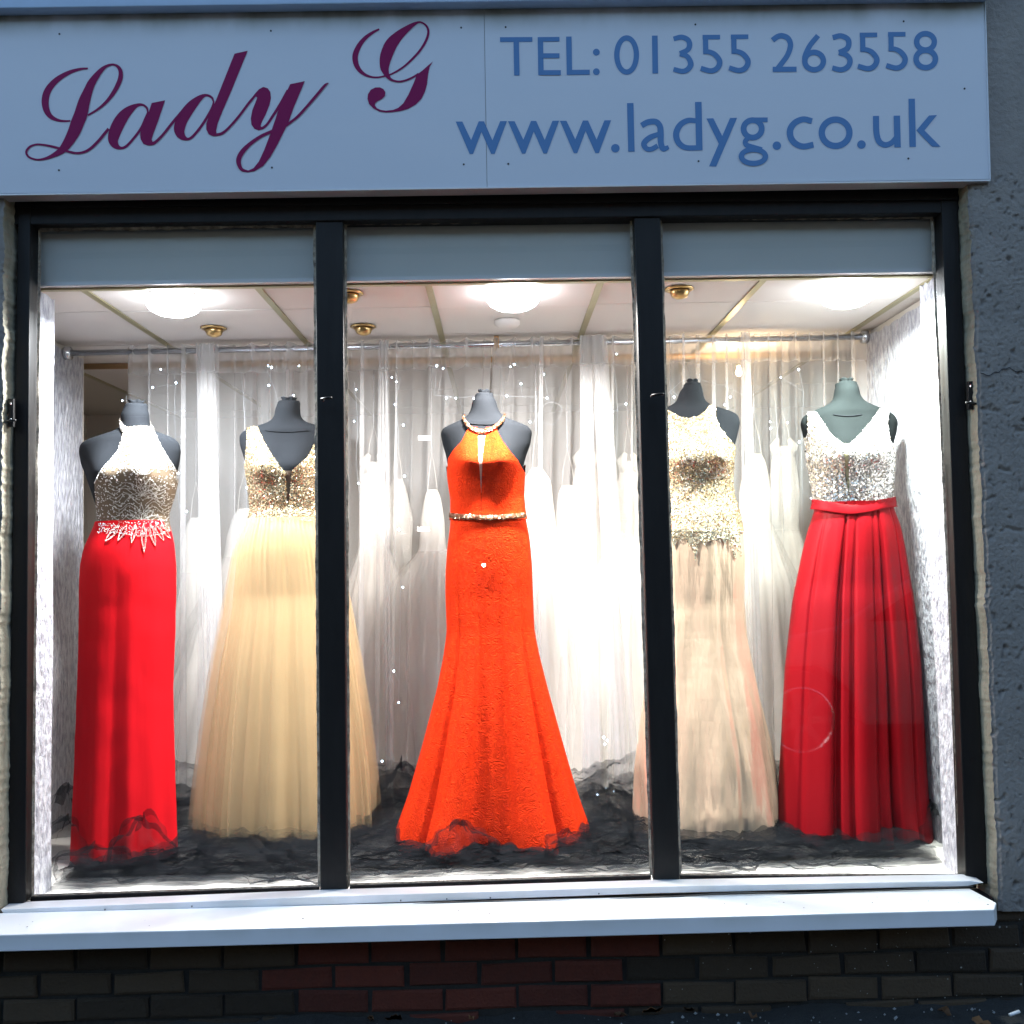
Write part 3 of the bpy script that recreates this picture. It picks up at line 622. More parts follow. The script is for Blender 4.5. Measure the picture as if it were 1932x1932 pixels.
# ------------------------------------------------------------------ rails and curtain
zr = P(900, 663, 4.06)[2]
rt = thing('curtain_rail', 'thin chrome curtain rail spanning the display under the ceiling', 'curtain rail', (0, 4.06, zr))
MB().tube([(-1.79, 4.06, P(150, 666, 4.06)[2]), (1.575, 4.06, P(1665, 635, 4.06)[2])], .0125, 12).build('rail', M_STEEL, rt, smooth=True)
for x, z in ((-1.785, P(150, 666, 4.06)[2]), (1.57, P(1665, 635, 4.06)[2])):
    MB().tube([(x-.012, 4.06, z), (x+.012, 4.06, z)], .028, 12).build('end_bracket', M_STEEL, rt, smooth=True)
MB().box(.0, .02, 4.045, 4.075, zr+.01, CZ).build('hanger_bracket', M_WOOD, rt)
zw = P(200, 691, 4.48)[2]
wr = thing('wooden_rail', 'wooden clothes rail behind the white curtain carrying bridal gowns', 'clothes rail', (0, 4.48, zw))
MB().tube([(-1.92, 4.48, zw), (1.95, 4.48, zw)], .014, 10).build('rail', M_WOOD, wr, smooth=True)
for x in (-1.86, -.6, .7, 1.85): MB().box(x-.012, x+.012, 4.47, 4.49, zw, CZ).build('rail_hanger', M_WOOD, wr)

def rod_z(x): 
    a_, b_ = P(150, 666, 4.06)[2], P(1665, 635, 4.06)[2]
    return a_+(b_-a_)*(x+1.79)/3.365
def curtain(label, ut, ub, seed, nf=9, amp=.018, fold=.0, cols=260, y0=4.06, vb=1500, head=True, group='sheer white voile curtain lengths behind the dresses'):
    """ut=(left,right) px at rail height, ub at the bottom; fold>0 doubles the cloth back over itself"""
    xt0, xt1 = P(ut[0], 662, y0)[0], P(ut[1], 662, y0)[0]; xb0, xb1 = P(ub[0], vb, y0)[0], P(ub[1], vb, y0)[0]
    r = random.Random(seed); nr = 34; zb = FZ+.01
    t = thing('sheer_curtain', label, 'curtain', ((xt0+xt1)/2, y0, FZ), group=group)
    ph = [r.uniform(0, 6.28) for _ in range(6)]
    rows = []; hs = []
    for i in range(nr+1):
        q = i/nr                                  # 0 bottom, 1 top
        row = []
        for j in range(cols+1):
            s = j/cols; s2 = s+.05*math.sin(5*s+ph[3])*s*(1-s)
            x0 = xb0+(xt0-xb0)*q; x1 = xb1+(xt1-xb1)*q
            x = x0+(x1-x0)*s2+fold*math.sin(2*PI*nf*s+ph[0])*(.6+.4*math.sin(7*s+ph[1]))*(1+.25*(1-q))
            y = y0+amp*(math.sin(2*PI*nf*s+ph[0]+1.3)+.5*math.sin(2*PI*nf*.53*s+ph[2]+.6*q)+.3*math.sin(2*PI*nf*2.3*s+ph[4]))*(1-.35*q)
            zt = rod_z(x)+.022+.004*math.sin(60*s)
            z = zb+(zt-zb)*q
            row.append((x, y, z))
        rows.append(row)
    cut = int(nr*.945)
    MB().grid(rows[:cut+1]).build('curtain_drop', M_VOILE, t, smooth=True)
    if head:
        MB().grid(rows[cut:]).build('curtain_heading', M_VOILEH, t, smooth=True)
        seam = [np.array(p)+np.array([0, -.002, 0]) for p in rows[cut]]
        MB().tube(seam[::2], .0016, 4).build('seam', M_VOILEH, t)
curtain('sheer white curtain length at the left end, behind the red halter dress', (238, 600), (236, 600), 1, nf=11, fold=.022, amp=.028)
curtain('sheer white curtain length behind the orange dress and the left mullion', (596, 930), (600, 900), 2, nf=10, fold=.022, amp=.028)
curtain('sheer white curtain length between the orange dress and the right mullion', (925, 1290), (900, 1290), 3, nf=10, fold=.022, amp=.028)
curtain('sheer white curtain length at the right end, behind the dark red skirt', (1282, 1628), (1285, 1640), 4, nf=13, fold=.022, amp=.028)
gp = 'gathered opaque bunches of the white voile curtain'
curtain('narrow bright bunch of white curtain between the red halter and the gold dress', (372, 402), (392, 432), 11, nf=5, fold=.022, amp=.012, cols=160, y0=4.035, group=gp)
curtain('thin straight bunch of white curtain just right of the left mullion', (716, 734), (728, 742), 12, nf=3, fold=.008, amp=.008, cols=90, y0=4.035, group=gp)
curtain('thinnest bunch of white curtain right of the orange dress shoulder', (1018, 1026), (1004, 1018), 13, nf=3, fold=.006, amp=.008, cols=80, y0=4.035, group=gp)
curtain('broad bright bunch of white curtain left of the right mullion, nearer the orange dress', (1094, 1118), (1096, 1138), 14, nf=6, fold=.022, amp=.012, cols=160, y0=4.035, group=gp)
curtain('slanting bright bunch of white curtain closest to the right mullion', (1120, 1142), (1165, 1210), 15, nf=6, fold=.02, amp=.012, cols=160, y0=4.03, group=gp)
curtain('narrow bunch of white curtain right of the champagne dress', (1400, 1414), (1424, 1446), 16, nf=4, fold=.012, amp=.01, cols=100, y0=4.035, group=gp)

# fairy lights
strands = [
 ('string of tiny blue white lights at the left edge of the curtain', [(238, 745), (240, 780), (243, 830), (238, 880)], [(231, 756), (240, 771), (243, 778), (248, 786), (241, 796)]),
 ('string of tiny lights hanging above the gold dress, on its left', [(330, 690), (330, 790), (333, 880), (338, 960)], [(303, 697), (332, 722), (288, 731), (346, 775), (345, 826), (337, 893)]),
 ('string of tiny lights hanging just left of the gold dress shoulder', [(455, 700), (462, 800), (463, 880), (466, 980)], [(458, 835), (466, 920), (463, 815), (474, 963), (352, 965)]),
 ('string of tiny lights in front of the curtain heading above the gold dress', [(500, 690), (520, 740), (528, 790), (530, 860)], [(506, 690), (512, 693), (564, 690), (507, 727), (554, 746), (562, 759), (525, 777)]),
 ('string of tiny lights hanging right beside the left mullion', [(668, 720), (675, 800), (672, 870), (679, 950), (680, 1100)], [(672, 735), (668, 795), (684, 876), (676, 912)]),
 ('string of tiny lights left of the orange dress', [(755, 715), (748, 760), (752, 830), (750, 900), (757, 1000), (752, 1330)], [(739, 712), (748, 720), (745, 763), (761, 802), (763, 898), (753, 999), (760, 1108), (743, 1266), (752, 1325), (721, 1436)]),
 ('string of tiny lights behind the neck of the orange dress', [(820, 745), (866, 750), (920, 745), (970, 748), (1035, 750)], [(824, 690), (836, 695), (842, 751), (860, 751), (894, 752), (956, 747), (963, 692), (970, 688), (983, 724), (1032, 751)]),
 ('string of tiny lights right of the orange dress shoulder', [(1005, 800), (1032, 760), (1060, 770), (1045, 800), (1020, 795)], [(1000, 796), (1026, 706), (1115, 768), (1155, 776)]),
 ('string of tiny lights beside the right mullion', [(1160, 700), (1165, 800), (1155, 1000), (1140, 1390)], [(1163, 668), (1181, 762), (1146, 1397), (1141, 1404), (1139, 1391), (1143, 1487), (1127, 1499), (1158, 1493)]),
 ('string of tiny lights above the silver bodice behind the right mullion', [(1262, 740), (1300, 715), (1370, 730), (1400, 745)], [(1256, 760), (1272, 749), (1285, 754), (1378, 749), (1367, 764)]),
 ('string of tiny branching lights left of the slate green mannequin', [(1461, 740), (1466, 800), (1470, 860), (1475, 950)], [(1453, 796), (1486, 797), (1454, 808), (1470, 848)]),
 ('string of tiny branching lights nearest the slate green mannequin', [(1516, 740), (1514, 800), (1513, 880), (1520, 1120)], [(1532, 779), (1540, 790), (1508, 834), (1530, 940), (1511, 1122), (1507, 697), (1473, 712)]),
]
for lab, wire, bulbs in strands:
    wp = [P(u, v, 4.0) for u, v in wire]
    t = thing('fairy_lights', lab, 'fairy lights', wp[0], group='strings of fairy lights on the curtain')
    mb = MB(); cw = catmull(wp, 8); cw = [p_+np.array([.004*noise.noise(Vector((k*.9, 1, 0))), 0, 0]) for k, p_ in enumerate(cw)]; mb.tube(cw, .0006, 4)
    for (u, v) in bulbs:
        b = P(u, v, 3.985); d = [np.linalg.norm(b-c) for c in cw]; c = cw[int(np.argmin(d))]
        if min(d) < .12: mb.tube([c, (b+c)/2+np.array([0, 0, .004]), b], .0005, 4)
    mb.build('flex', M_WIRE, t)
    for (u, v) in bulbs:
        b = P(u, v, 3.985); rr = random.uniform(.0014, .0028)
        MB().lathe(b, [(.0003, -rr*1.6), (rr*.8, -rr*.8), (rr, 0), (rr*.7, rr*.9), (.0003, rr*1.3)], 8).build('bulb', M_FAIRY, t)
pw = P(1394, 703, 4.35); t = thing('warm_bulb', 'small glowing warm yellow lamp seen through the curtain at upper right', 'lamp', pw)
MB().lathe(pw, [(.002, -.016), (.010, -.012), (.014, 0), (.010, .012), (.006, .03)], 16).build('bulb', M_WARM, t, smooth=True)
MB().tube([pw+np.array([0, 0, .03]), np.array([pw[0], pw[1], CZ])], .004, 6).build('flex', M_CABLE, t)
ld = bpy.data.lights.new('lamp_light', 'POINT'); ld.energy = 1.4; ld.color = (1, .75, .48); ld.shadow_soft_size = .03
lo = bpy.data.objects.new('lamp_light', ld); _link(lo, pw+np.array([0, -.06, 0]), t)

# ------------------------------------------------------------------ mannequin bodies and dresses
def smooth_interp(zq, zs, vs, win=.012):
    o = np.zeros_like(zq, dtype=float)
    for k in (-2, -1, 0, 1, 2): o += np.interp(zq+k*win/2, zs, vs)*[.1, .2, .4, .2, .1][k+2]
    return o
class Body:
    def __init__(s, Yc, rows, bust=(0, 0, 0)):
        """rows: (v, uL, uR, b)"""
        R = []
        for v, l, r, b in rows:
            a, c = P(l, v, Yc), P(r, v, Yc); R.append(((a[2]+c[2])/2, a[0], c[0], b))
        R.sort(); s.z = np.array([r[0] for r in R]); s.l = np.array([r[1] for r in R]); s.r = np.array([r[2] for r in R]); s.b = np.array([r[3] for r in R]); s.Yc = Yc
        vb, sep, amp = bust; uc = (rows[9][1]+rows[9][2])/2
        s.bz = P(uc, vb, Yc)[2]; s.sep = sep; s.amp = amp
    def at(s, z):
        z = np.atleast_1d(np.asarray(z, float)); l = smooth_interp(z, s.z, s.l); r = smooth_interp(z, s.z, s.r); b = smooth_interp(z, s.z, s.b)
        return (l+r)/2, (r-l)/2, b
    def fy(s, x, z, off=0):
        xc, a, b = s.at(z); xc, a, b = xc[0], a[0], b[0]
        t = max(-1, min(1, (x-xc)/(a+off))); sn = max(0, 1-t*t)**.5
        bump = 0
        if s.amp:
            dz = z-s.bz; wz = .052 if dz < 0 else .10
            for sg_ in (-1, 1): bump += s.amp*math.exp(-((x-xc-sg_*s.sep)/.062)**2-(dz/wz)**2)
        return s.Yc-(b+off)*sn-bump*sn**.5
    def drape(s, u, v, off=.006):            # photo pixel -> point on the body's front surface
        Y = s.Yc-.1
        for _ in range(7):
            p = P(u, v, Y); xc, a, b = s.at(p[2]); x = max(xc[0]-(a[0]+off)*.9997, min(xc[0]+(a[0]+off)*.9997, p[0])); Y = s.fy(x, p[2], off)
        return np.array([x, Y, P(u, v, Y)[2]])
    def loft(s, z0, z1, nz=60, n=56, off=0):
        G = []
        for z in np.linspace(z0, z1, nz):
            xc, a, b = s.at(z); row = []
            for k in range(n):
                th = 2*PI*k/n; x = xc[0]+(a[0]+off)*math.cos(th)
                y = s.fy(x, z, off) if math.sin(th) >= 0 else s.Yc+(b[0]*.8+off)*(-math.sin(th))
                row.append((x, y, z))
            G.append(row)
        return np.array(G)
    def patch(s, vs, le, re, off, nc=30, nr=40):
        """vs: (v0,v1); le/re: list of (v,u) or None for the silhouette; returns grid"""
        G = []
        for v in np.linspace(vs[0], vs[1], nr):
            um = .5*((np.interp(v, [p[0] for p in le], [p[1] for p in le]) if le else 0)+(np.interp(v, [p[0] for p in re], [p[1] for p in re]) if re else 0))
            def edge(e, sgn):
                if e is None:
                    z = s.drape(s.uc(v), v, off)[2]; xc, a, b = s.at(z); return xc[0]+sgn*(a[0]+off)*.9995, z
                p = s.drape(float(np.interp(v, [q[0] for q in e], [q[1] for q in e])), v, off); return p[0], p[2]
            xa, za = edge(le, -1); xb, zb_ = edge(re, 1); row = []
            for k in range(nc+1):
                q = .5-.5*math.cos(PI*k/nc); x = xa+(xb-xa)*q; z = za+(zb_-za)*q
                row.append((x, s.fy(x, z, off), z))
            G.append(row)
        return np.array(G)
    def uc(s, v): return s._uc if hasattr(s, '_uc') else 955
    def back(s, z0, z1, off, nz=20, n=24):
        G = []
        for z in np.linspace(z0, z1, nz):
            xc, a, b = s.at(z)
            G.append([(xc[0]+(a[0]+off)*math.cos(th), s.Yc+(b[0]*.8+off)*math.sin(th), z) for th in np.linspace(0, PI, n)])
        return np.array(G)
def scatter(mb, G, n, r, jit=.5, off=.0015, dens=None, flip=True):
    G = np.asarray(G); R, Cc = G.shape[:2]
    e1 = G[:-1, 1:]-G[:-1, :-1]; e2 = G[1:, :-1]-G[:-1, :-1]; cr = np.cross(e1, e2); ar = np.linalg.norm(cr, axis=2)
    pr = (ar/ar.sum()).ravel(); idx = rng.choice(len(pr), n, p=pr)
    for k in idx:
        i, j = divmod(int(k), Cc-1); a, b = rng.random(2)
        p = G[i, j]*(1-a)*(1-b)+G[i, j+1]*a*(1-b)+G[i+1, j]*(1-a)*b+G[i+1, j+1]*a*b
        if dens is not None and rng.random() > dens(p): continue
        nn = cr[i, j]/(ar[i, j]+1e-12)
        if (nn[1] > 0) == flip: nn = -nn
        nn = nn+rng.normal(0, jit, 3)*.5; nn /= np.linalg.norm(nn)
        t = np.cross(nn, [0.3, .2, 1]); t /= np.linalg.norm(t)+1e-9; bt = np.cross(nn, t); p = p+nn*off
        rr = r*rng.uniform(.7, 1.3)
        mb.add([p+rr*(math.cos(c)*t+math.sin(c)*bt) for c in (0, PI/3, 2*PI/3, PI, 4*PI/3, 5*PI/3)], [(0, 1, 2, 3, 4, 5)])
def mannequin(body, label, mt, vtop, vbot, uc, hem_uc):
    body._uc = uc
    z1 = body.z.max(); z0 = P(uc, vbot, body.Yc)[2]
    t = thing('mannequin', label, 'mannequin', (P(hem_uc, 1500, body.Yc)[0], body.Yc, FZ), group='armless black fabric shop mannequins')
    G = body.loft(z0, z1-.002, nz=110); o = MB().grid(G, True).build('torso', mt, t, smooth=True)
    xc, a, b = body.at(z1-.002); xc, a, b = xc[0], a[0], b[0]
    rows = []                                  # gathered cloth knot on the neck top
    for k, (rr, dz) in enumerate([(1.0, -.002), (.97, .006), (.8, .011), (.55, .007), (.55, .016), (.66, .023), (.55, .024), (.3, .012), (.02, .006)]):
        row = []
        for q in range(40):
            th = 2*PI*q/40; w = 1+(.07*math.sin(7*th+.4*k)+.12*math.sin(3*th+1))*(1 if k > 1 else 0)
            row.append((xc+a*rr*w*math.cos(th), body.Yc-b*rr*w*math.sin(th)+(.1*b), z1+dz+.0025*math.sin(5*th+.5*k)*(k > 2)))
        rows.append(row)
    MB().grid(rows, True).build('neck_cap', mt, t, smooth=True)
    # seam at the neck base
    xm = P(hem_uc, 1500, body.Yc)[0]
    MB().tube([(xm, body.Yc, FZ+.01), (P(uc, vbot, body.Yc)[0], body.Yc, z0+.02)], .014, 10).build('pole', M_STEEL, t, smooth=True)
    MB().lathe((xm, body.Yc, FZ+.004), [(.13, 0), (.13, .006), (.03, .012), (.02, .03)], 28).build('base', M_STEEL, t, smooth=True)
    return t
def neck_seam(t, body, u0, u1, v, sag, mt):
    pts = [body.drape(u0+(u1-u0)*k/14, v+sag*math.sin(PI*k/14), .002) for k in range(15)]
    MB().tube(pts, .0018, 5).build('neck_seam', mt, t)
def RT(a, b): return lambda q: a+(b-a)*min(1, q*4)**.7
def skirt_grid(Yc, rows, ratio, folds, n=240, nz=70, off=0, amp=(0, 1), pw=1.0, back=.8, hemfn=None, zhem=None, xmod=.6):
    """rows (v,uL,uR); ratio = depth/half-width as a function of q; folds(theta,q)-> radial factor"""
    R = []
    for v, l, r in rows:
        a, c = P(l, v, Yc), P(r, v, Yc); R.append(((a[2]+c[2])/2, a[0], c[0]))
    R.sort(); zz = np.array([r[0] for r in R]); L = np.array([r[1] for r in R]); Rr = np.array([r[2] for r in R])
    zb, zt = (zz[0] if zhem is None else zhem), zz[-1]; G = []
    for i in range(nz):
        q = i/(nz-1); z = zt+(zb-zt)*q             # q: 0 waist, 1 hem
        l = smooth_interp(np.array([z]), zz, L, .03)[0]; r = smooth_interp(np.array([z]), zz, Rr, .03)[0]; xc = (l+r)/2; o_ = off*min(1, .12+q*3); a = (r-l)/2+o_; row = []
        for k in range(n):
            th = 2*PI*k/n; f = 1+folds(th, q); b = ratio(q)*a+o_
            ct, st = math.cos(th), math.sin(th)
            x = xc+a*ct*(1+(f-1)*xmod); y = Yc-b*st*f*(1 if st > 0 else back)
            zq = z
            if hemfn: zq += hemfn(th, (x-xc)/a)*max(0, (q-.8)/.2)**1.5
            row.append((x, y, zq))
        G.append(row)
    return np.array(G)
def thing_at(name, label, cat, uc, Yc): return thing(name, label, cat, (P(uc, 1500, Yc)[0], Yc, FZ+.01))
def pix(p):
    d = np.asarray(p)-CAM; f = d@_f; return C0+F*1932*(d@_r2)/f, C0-F*1932*(d@_u2)/f
class Front:
    def __init__(s, G):
        s.G = G.reshape(-1, 3); s.G = s.G[s.G[:, 1] < s.G[:, 1].mean()]; s.uv = np.array([pix(p) for p in s.G])
    def drape(s, u, v, off):
        d = (s.uv[:, 0]-u)**2+(s.uv[:, 1]-v)**2; k = np.argsort(d)[:4]; w = 1/(d[k]+.5); p = (s.G[k]*w[:, None]).sum(0)/w.sum()
        q = P(u, v, p[1]-off); return q
def ridge(th, c, w): d = (th-c+PI) % (2*PI)-PI; return math.exp(-(d/w)**2)
def sig(x): return 1/(1+math.exp(-max(-40, min(40, x))))
def panel_step(th, a, b, w): return sig((th-a)/w)-sig((th-b)/w)
def saw(x, k=.86):
    x = x % 1.0; return (x/k if x < k else (1-x)/(1-k))*2-1
def beadline(mb, body, pts, r=.0016, off=.009, step=.0042, n=5):
    c = [body.drape(u, v, off) for u, v in pts]; c = catmull(c, 6); acc = 0
    for i in range(len(c)-1):
        L = np.linalg.norm(c[i+1]-c[i]); 
        while acc < L:
            p = c[i]+(c[i+1]-c[i])*acc/(L+1e-9); rr = r*random.uniform(.8, 1.25)
            mb.add([p+np.array(d)*rr for d in ((1,0,0),(-1,0,0),(0,-1,0),(0,1,0),(0,0,1),(0,0,-1))], [(0,2,4),(2,1,4),(1,3,4),(3,0,4),(2,0,5),(1,2,5),(3,1,5),(0,3,5)]); acc += step
        acc -= L

# ---- 1: red halter dress
Y1 = 3.62
b1 = Body(Y1, [(768,236,277,.045),(784,229,281,.055),(800,231,281,.056),(811,226,286,.058),(817,205,300,.06),(823,184,318,.066),(829,163,330,.072),(838,152,338,.074),(852,150,341,.08),(875,155,338,.095),(895,165,333,.112),(915,172,331,.12),(940,180,325,.115),(970,188,315,.095),(990,187,316,.097),(1030,168,324,.125),(1075,162,326,.13)], (893, .072, .053))
t = mannequin(b1, 'charcoal mannequin wearing the red halter dress, far left', M_MANQ, 768, 1000, 255, 240)
d1 = thing_at('evening_dress', 'scarlet floor length halter dress with silver beaded nude bodice, far left', 'dress', 240, Y1)
le = [(806,233),(830,229),(850,222),(865,210),(880,196),(895,186),(912,178),(950,180),(995,184)]; re = [(806,288),(825,296),(845,306),(865,318),(885,328),(912,335),(995,330)]
Gf = b1.patch((806, 1002), le, re, .007, 40, 80); MB().grid(Gf).build('bodice', M_NUDEL, d1, smooth=True)
Gb = b1.back(P(240, 1002, Y1)[2], P(240, 905, Y1)[2], .006); MB().grid(Gb).build('bodice_back', M_NUDEL, d1, smooth=True)
mb = MB()
def dens1(p):
    return .92 if p[2] > P(250, 885, 3.5)[2] else .22
scatter(mb, Gf, 4200, .0022, .45, dens=dens1)
# leaf and scroll embroidery
def leaf(mb, c, ang, L_, w):
    dx, dy = math.cos(ang), math.sin(ang); px_, py_ = -dy, dx
    for sgn in (-1, 1):
        beadline(mb, b1, [(c[0], c[1]), (c[0]+dx*L_*.35+sgn*px_*w, c[1]+dy*L_*.35+sgn*py_*w), (c[0]+dx*L_*.7+sgn*px_*w*.7, c[1]+dy*L_*.7+sgn*py_*w*.7), (c[0]+dx*L_, c[1]+dy*L_)], off=.0095)
for (cx, cy) in [(270, 935), (267, 985)]:
    for k in range(9): leaf(mb, (cx, cy), PI+PI*k/8+(0 if cy < 950 else .0), 26 if k in (0, 8) else 34, 4.5)
for k in range(7): leaf(mb, (269, 895), PI*1.15+PI*.7*k/6, 26, 4)
for k in range(10):
    u0 = 262+random.uniform(-8, 8); v0 = 915+k*7
    for sgn in (-1, 1):
        beadline(mb, b1, [(u0+sgn*8, v0), (u0+sgn*24, v0-8+random.uniform(-4, 4)), (u0+sgn*40, v0+4), (u0+sgn*56, v0-3)])
for e in (le[2:7], re[2:6]): beadline(mb, b1, [(u+(3 if e is le[2:7] else 0), v) for v, u in e], .002)
mb.build('bead_embroidery', M_BEAD, d1, kind='stuff')
# collar band
def band(body, pts, hw, off, mt, parent, name, n=10, squash=1.0):
    c = catmull([(*p,) for p in pts], 8); G = []
    for u, v in c:
        G.append([body.drape(u, v+hw*math.cos(a_), off)+np.array([0, -.004*math.sin(a_), 0]) for a_ in np.linspace(0, PI, n)])
    G = np.array(G); MB().grid(G).build(name, mt, parent, smooth=True); return G
cg = band(b1, [(226, 797), (231, 807), (243, 816), (260, 821), (276, 818), (285, 809), (287, 799)], 7, .006, M_NUDEL, d1, 'collar')
mb = MB(); scatter(mb, cg, 900, .0024, .6); mb.build('collar_beads', M_SEQS, d1, kind='stuff')
rr1 = [(984,185,317),(998,179,320),(1030,164,327),(1070,156,330),(1120,155,330),(1200,155,328),(1300,152,324),(1400,149,326),(1500,146,328),(1590,142,331)]
G1 = skirt_grid(Y1, rr1, RT(.92, .74), lambda th, q: q**1.3*(.045*math.sin(7*th+1)+.035*math.sin(11*th+.4)+.07*ridge(th, 1.25, .12)-.05*ridge(th, 1.55, .08)+.05*ridge(th, 1.9, .1))+.012*noise.noise(Vector((math.cos(th)*3, q*16, 2))), off=.003, zhem=FZ+.012,
                hemfn=lambda th, t_: .0)
MB().grid(G1, True).build('skirt', M_RED1, d1, smooth=True)
fr1 = Front(G1[:22]); mb = MB()
def scatter_one(mb, p, rr):
    nrm = np.array([random.uniform(-.5, .5), -1, random.uniform(-.2, .7)]); nrm /= np.linalg.norm(nrm); tt = np.cross(nrm, [0, 0, 1.]); tt /= np.linalg.norm(tt); bt_ = np.cross(nrm, tt)
    mb.add([p+rr*(math.cos(c)*tt+math.sin(c)*bt_) for c in np.arange(6)*PI/3], [(0, 1, 2, 3, 4, 5)])
def leaf2(mb, c, ang, L_, w):
    dx, dy = math.cos(ang), math.sin(ang); px_, py_ = -dy, dx
    for sgn in (-1, 1):
        for rep in (1, .55):
            beadline(mb, fr1, [(c[0], c[1]), (c[0]+dx*L_*.35+sgn*px_*w*rep, c[1]+dy*L_*.35+sgn*py_*w*rep), (c[0]+dx*L_*.7+sgn*px_*w*.7*rep, c[1]+dy*L_*.7+sgn*py_*w*.7*rep), (c[0]+dx*L_, c[1]+dy*L_)], r=.0019, off=.005)
hem_pts = [(198, 1022), (222, 1020), (248, 1024), (272, 1042), (293, 1030), (309, 1020), (322, 1016)]
for (hx, hy) in hem_pts:
    bx_ = 268+(hx-268)*.62; by_ = 988+abs(hx-268)*.06
    a_ = math.atan2(hy-by_, hx-bx_); leaf2(mb, (bx_, by_), a_, math.hypot(hx-bx_, hy-by_), 5)
beadline(mb, fr1, [(188, 992), (205, 1001), (240, 1008), (270, 1012), (300, 1008), (316, 1001)], .002, .004)
for k in range(260):
    hx = random.uniform(184, 319); hy = 996+random.uniform(-13, 14)*(1 if abs(hx-268) < 45 else .75)
    p = fr1.drape(hx, hy, .005); scatter_one(mb, p, .0021)
mb.build('hem_embroidery', M_SEQS, d1, kind='stuff')

# ---- 2: gold tulle dress
Y2 = 3.80
b2 = Body(Y2, [(762,524,566,.045),(772,520,566,.055),(786,518,567,.057),(796,510,575,.058),(802,492,592,.06),(807,472,612,.064),(813,457,627,.072),(822,452,632,.070),(838,453,631,.076),(860,460,624,.092),(880,467,617,.112),(905,471,613,.12),(930,474,610,.115),(960,476,608,.093),(985,470,613,.10),(1030,455,628,.13)], (883, .072, .053))
t = mannequin(b2, 'charcoal mannequin wearing the gold tulle gown, behind the left mullion', M_MANQ, 762, 982, 542, 540)
neck_seam(t, b2, 500, 582, 812, 3, M_MANQ)
d2 = thing_at('evening_dress', 'gold tulle ball gown with plunging gold sequin bodice, partly behind the left mullion', 'dress', 542, Y2)
Lo = [(806,466),(840,464),(870,466),(885,None)]
vl = [(802,485),(831,497),(855,511),(886,533),(887,538),(965,542.4),(984,542.4)]; vr = [(802,600),(831,596),(861,581),(886,553),(887,552),(965,542.6),(984,542.6)]
loL = [(802,466),(835,465),(865,463),(884,460),(984,455)]; loR = [(802,617),(835,618),(865,620),(884,624),(984,630)]
Ga = b2.patch((806, 984), loL, vl, .007, 26, 70); Gb_ = b2.patch((806, 984), vr, loR, .007, 26, 70)
MB().grid(Ga).grid(Gb_).build('bodice', M_GOLDL, d2, smooth=True)
Gk2 = b2.back(P(542, 984, Y2)[2], P(542, 884, Y2)[2], .007); MB().grid(Gk2).build('bodice_back', M_GOLDL, d2, smooth=True)
MB().grid(b2.patch((888, 966), [(888,536),(966,541)], [(888,553),(966,543.5)], .004, 6, 20)).build('mesh_insert', M_NUDE, d2, smooth=True)
for mt, n_, r_ in ((M_SEQG, 3600, .0030), (M_SEQD, 700, .0026)):
    mb = MB(); scatter(mb, Ga, n_, r_, .75); scatter(mb, Gb_, n_, r_, .75); scatter(mb, Gk2, n_//2, r_, .7, flip=False); mb.build('sequins', mt, d2, kind='stuff')
rr2 = [(978,468,612),(1010,452,628),(1040,442,638),(1148,422,662),(1255,402,680),(1360,388,694),(1450,378,703),(1530,371,708),(1580,372,708)]
fs2 = lambda th, q: .018*(1-q)**3*math.sin(58*th)+(.03+.085*q)*(.9*saw(15*th/(2*PI)+.25*math.sin(3*th)+.1*q)+.3*math.sin(23*th+1.9))
G2 = skirt_grid(Y2, rr2, RT(.80, .56), lambda th, q: 1.25*fs2(th, q), off=-.035, n=360, zhem=FZ+.05)
MB().grid(G2, True).build('underskirt', M_GOLDIN, d2, smooth=True)
for k in range(2):
    fsk = lambda th, q, k=k: .02*(1-q)**3*math.sin(63*th+k)+(.022+.085*q)*(saw((13+4*k)*th/(2*PI)+.3*math.sin(2*th+k)+.35*k+.12*q, .84 if k else .3)+.3*math.sin((21-4*k)*th+k))
    Gk = skirt_grid(Y2, rr2, RT(.88, .60), fsk, off=-.012+.012*k, n=360, zhem=FZ+.03,
                    hemfn=lambda th, t_, k=k: .02*math.sin(5*th+k*2)+.012*math.sin(13*th))
    MB().grid(Gk, True).build('tulle_layer', M_GOLDT, d2, smooth=True)

# ---- 3: orange lace dress
Y3 = 3.68
b3 = Body(Y3, [(748,897,930,.045),(757,891,936,.055),(770,889,939,.057),(782,884,945,.058),(790,874,957,.06),(795,863,970,.062),(800,849,984,.068),(806,836,998,.068),(816,831,1004,.070),(840,836,1001,.080),(860,842,993,.097),(880,845,988,.115),(914,849,987,.108),(940,853,986,.095),(968,853,989,.096),(1000,848,997,.12),(1040,843,1001,.13)], (872, .068, .053))
t = mannequin(b3, 'charcoal mannequin wearing the orange lace dress in the middle pane', M_MANQ, 748, 974, 913, 925)
neck_seam(t, b3, 884, 945, 799, 2, M_MANQ)
d3 = thing_at('evening_dress', 'bright orange red corded lace dress with beaded collar and belt, in the middle pane', 'dress', 925, Y3)
L3 = [(806,884),(833,870.6),(851,853.5),(866,845),(985,838)]; R3 = [(806,935),(833,948.8),(856,966),(868.5,977),(882.6,985),(900,996),(985,998)]
kL = [(806,901),(817,902),(859,902.6),(898,905.8),(928,907.7),(985,907.7)]; kR = [(806,917),(817,916),(859,910.5),(898,909),(928,908.3),(985,908.3)]
Ga = b3.patch((806, 980), L3, kL, .007, 26, 70); Gb_ = b3.patch((806, 980), kR, R3, .007, 26, 70)
MB().grid(Ga).grid(Gb_).build('bodice', M_LACE, d3, smooth=True)
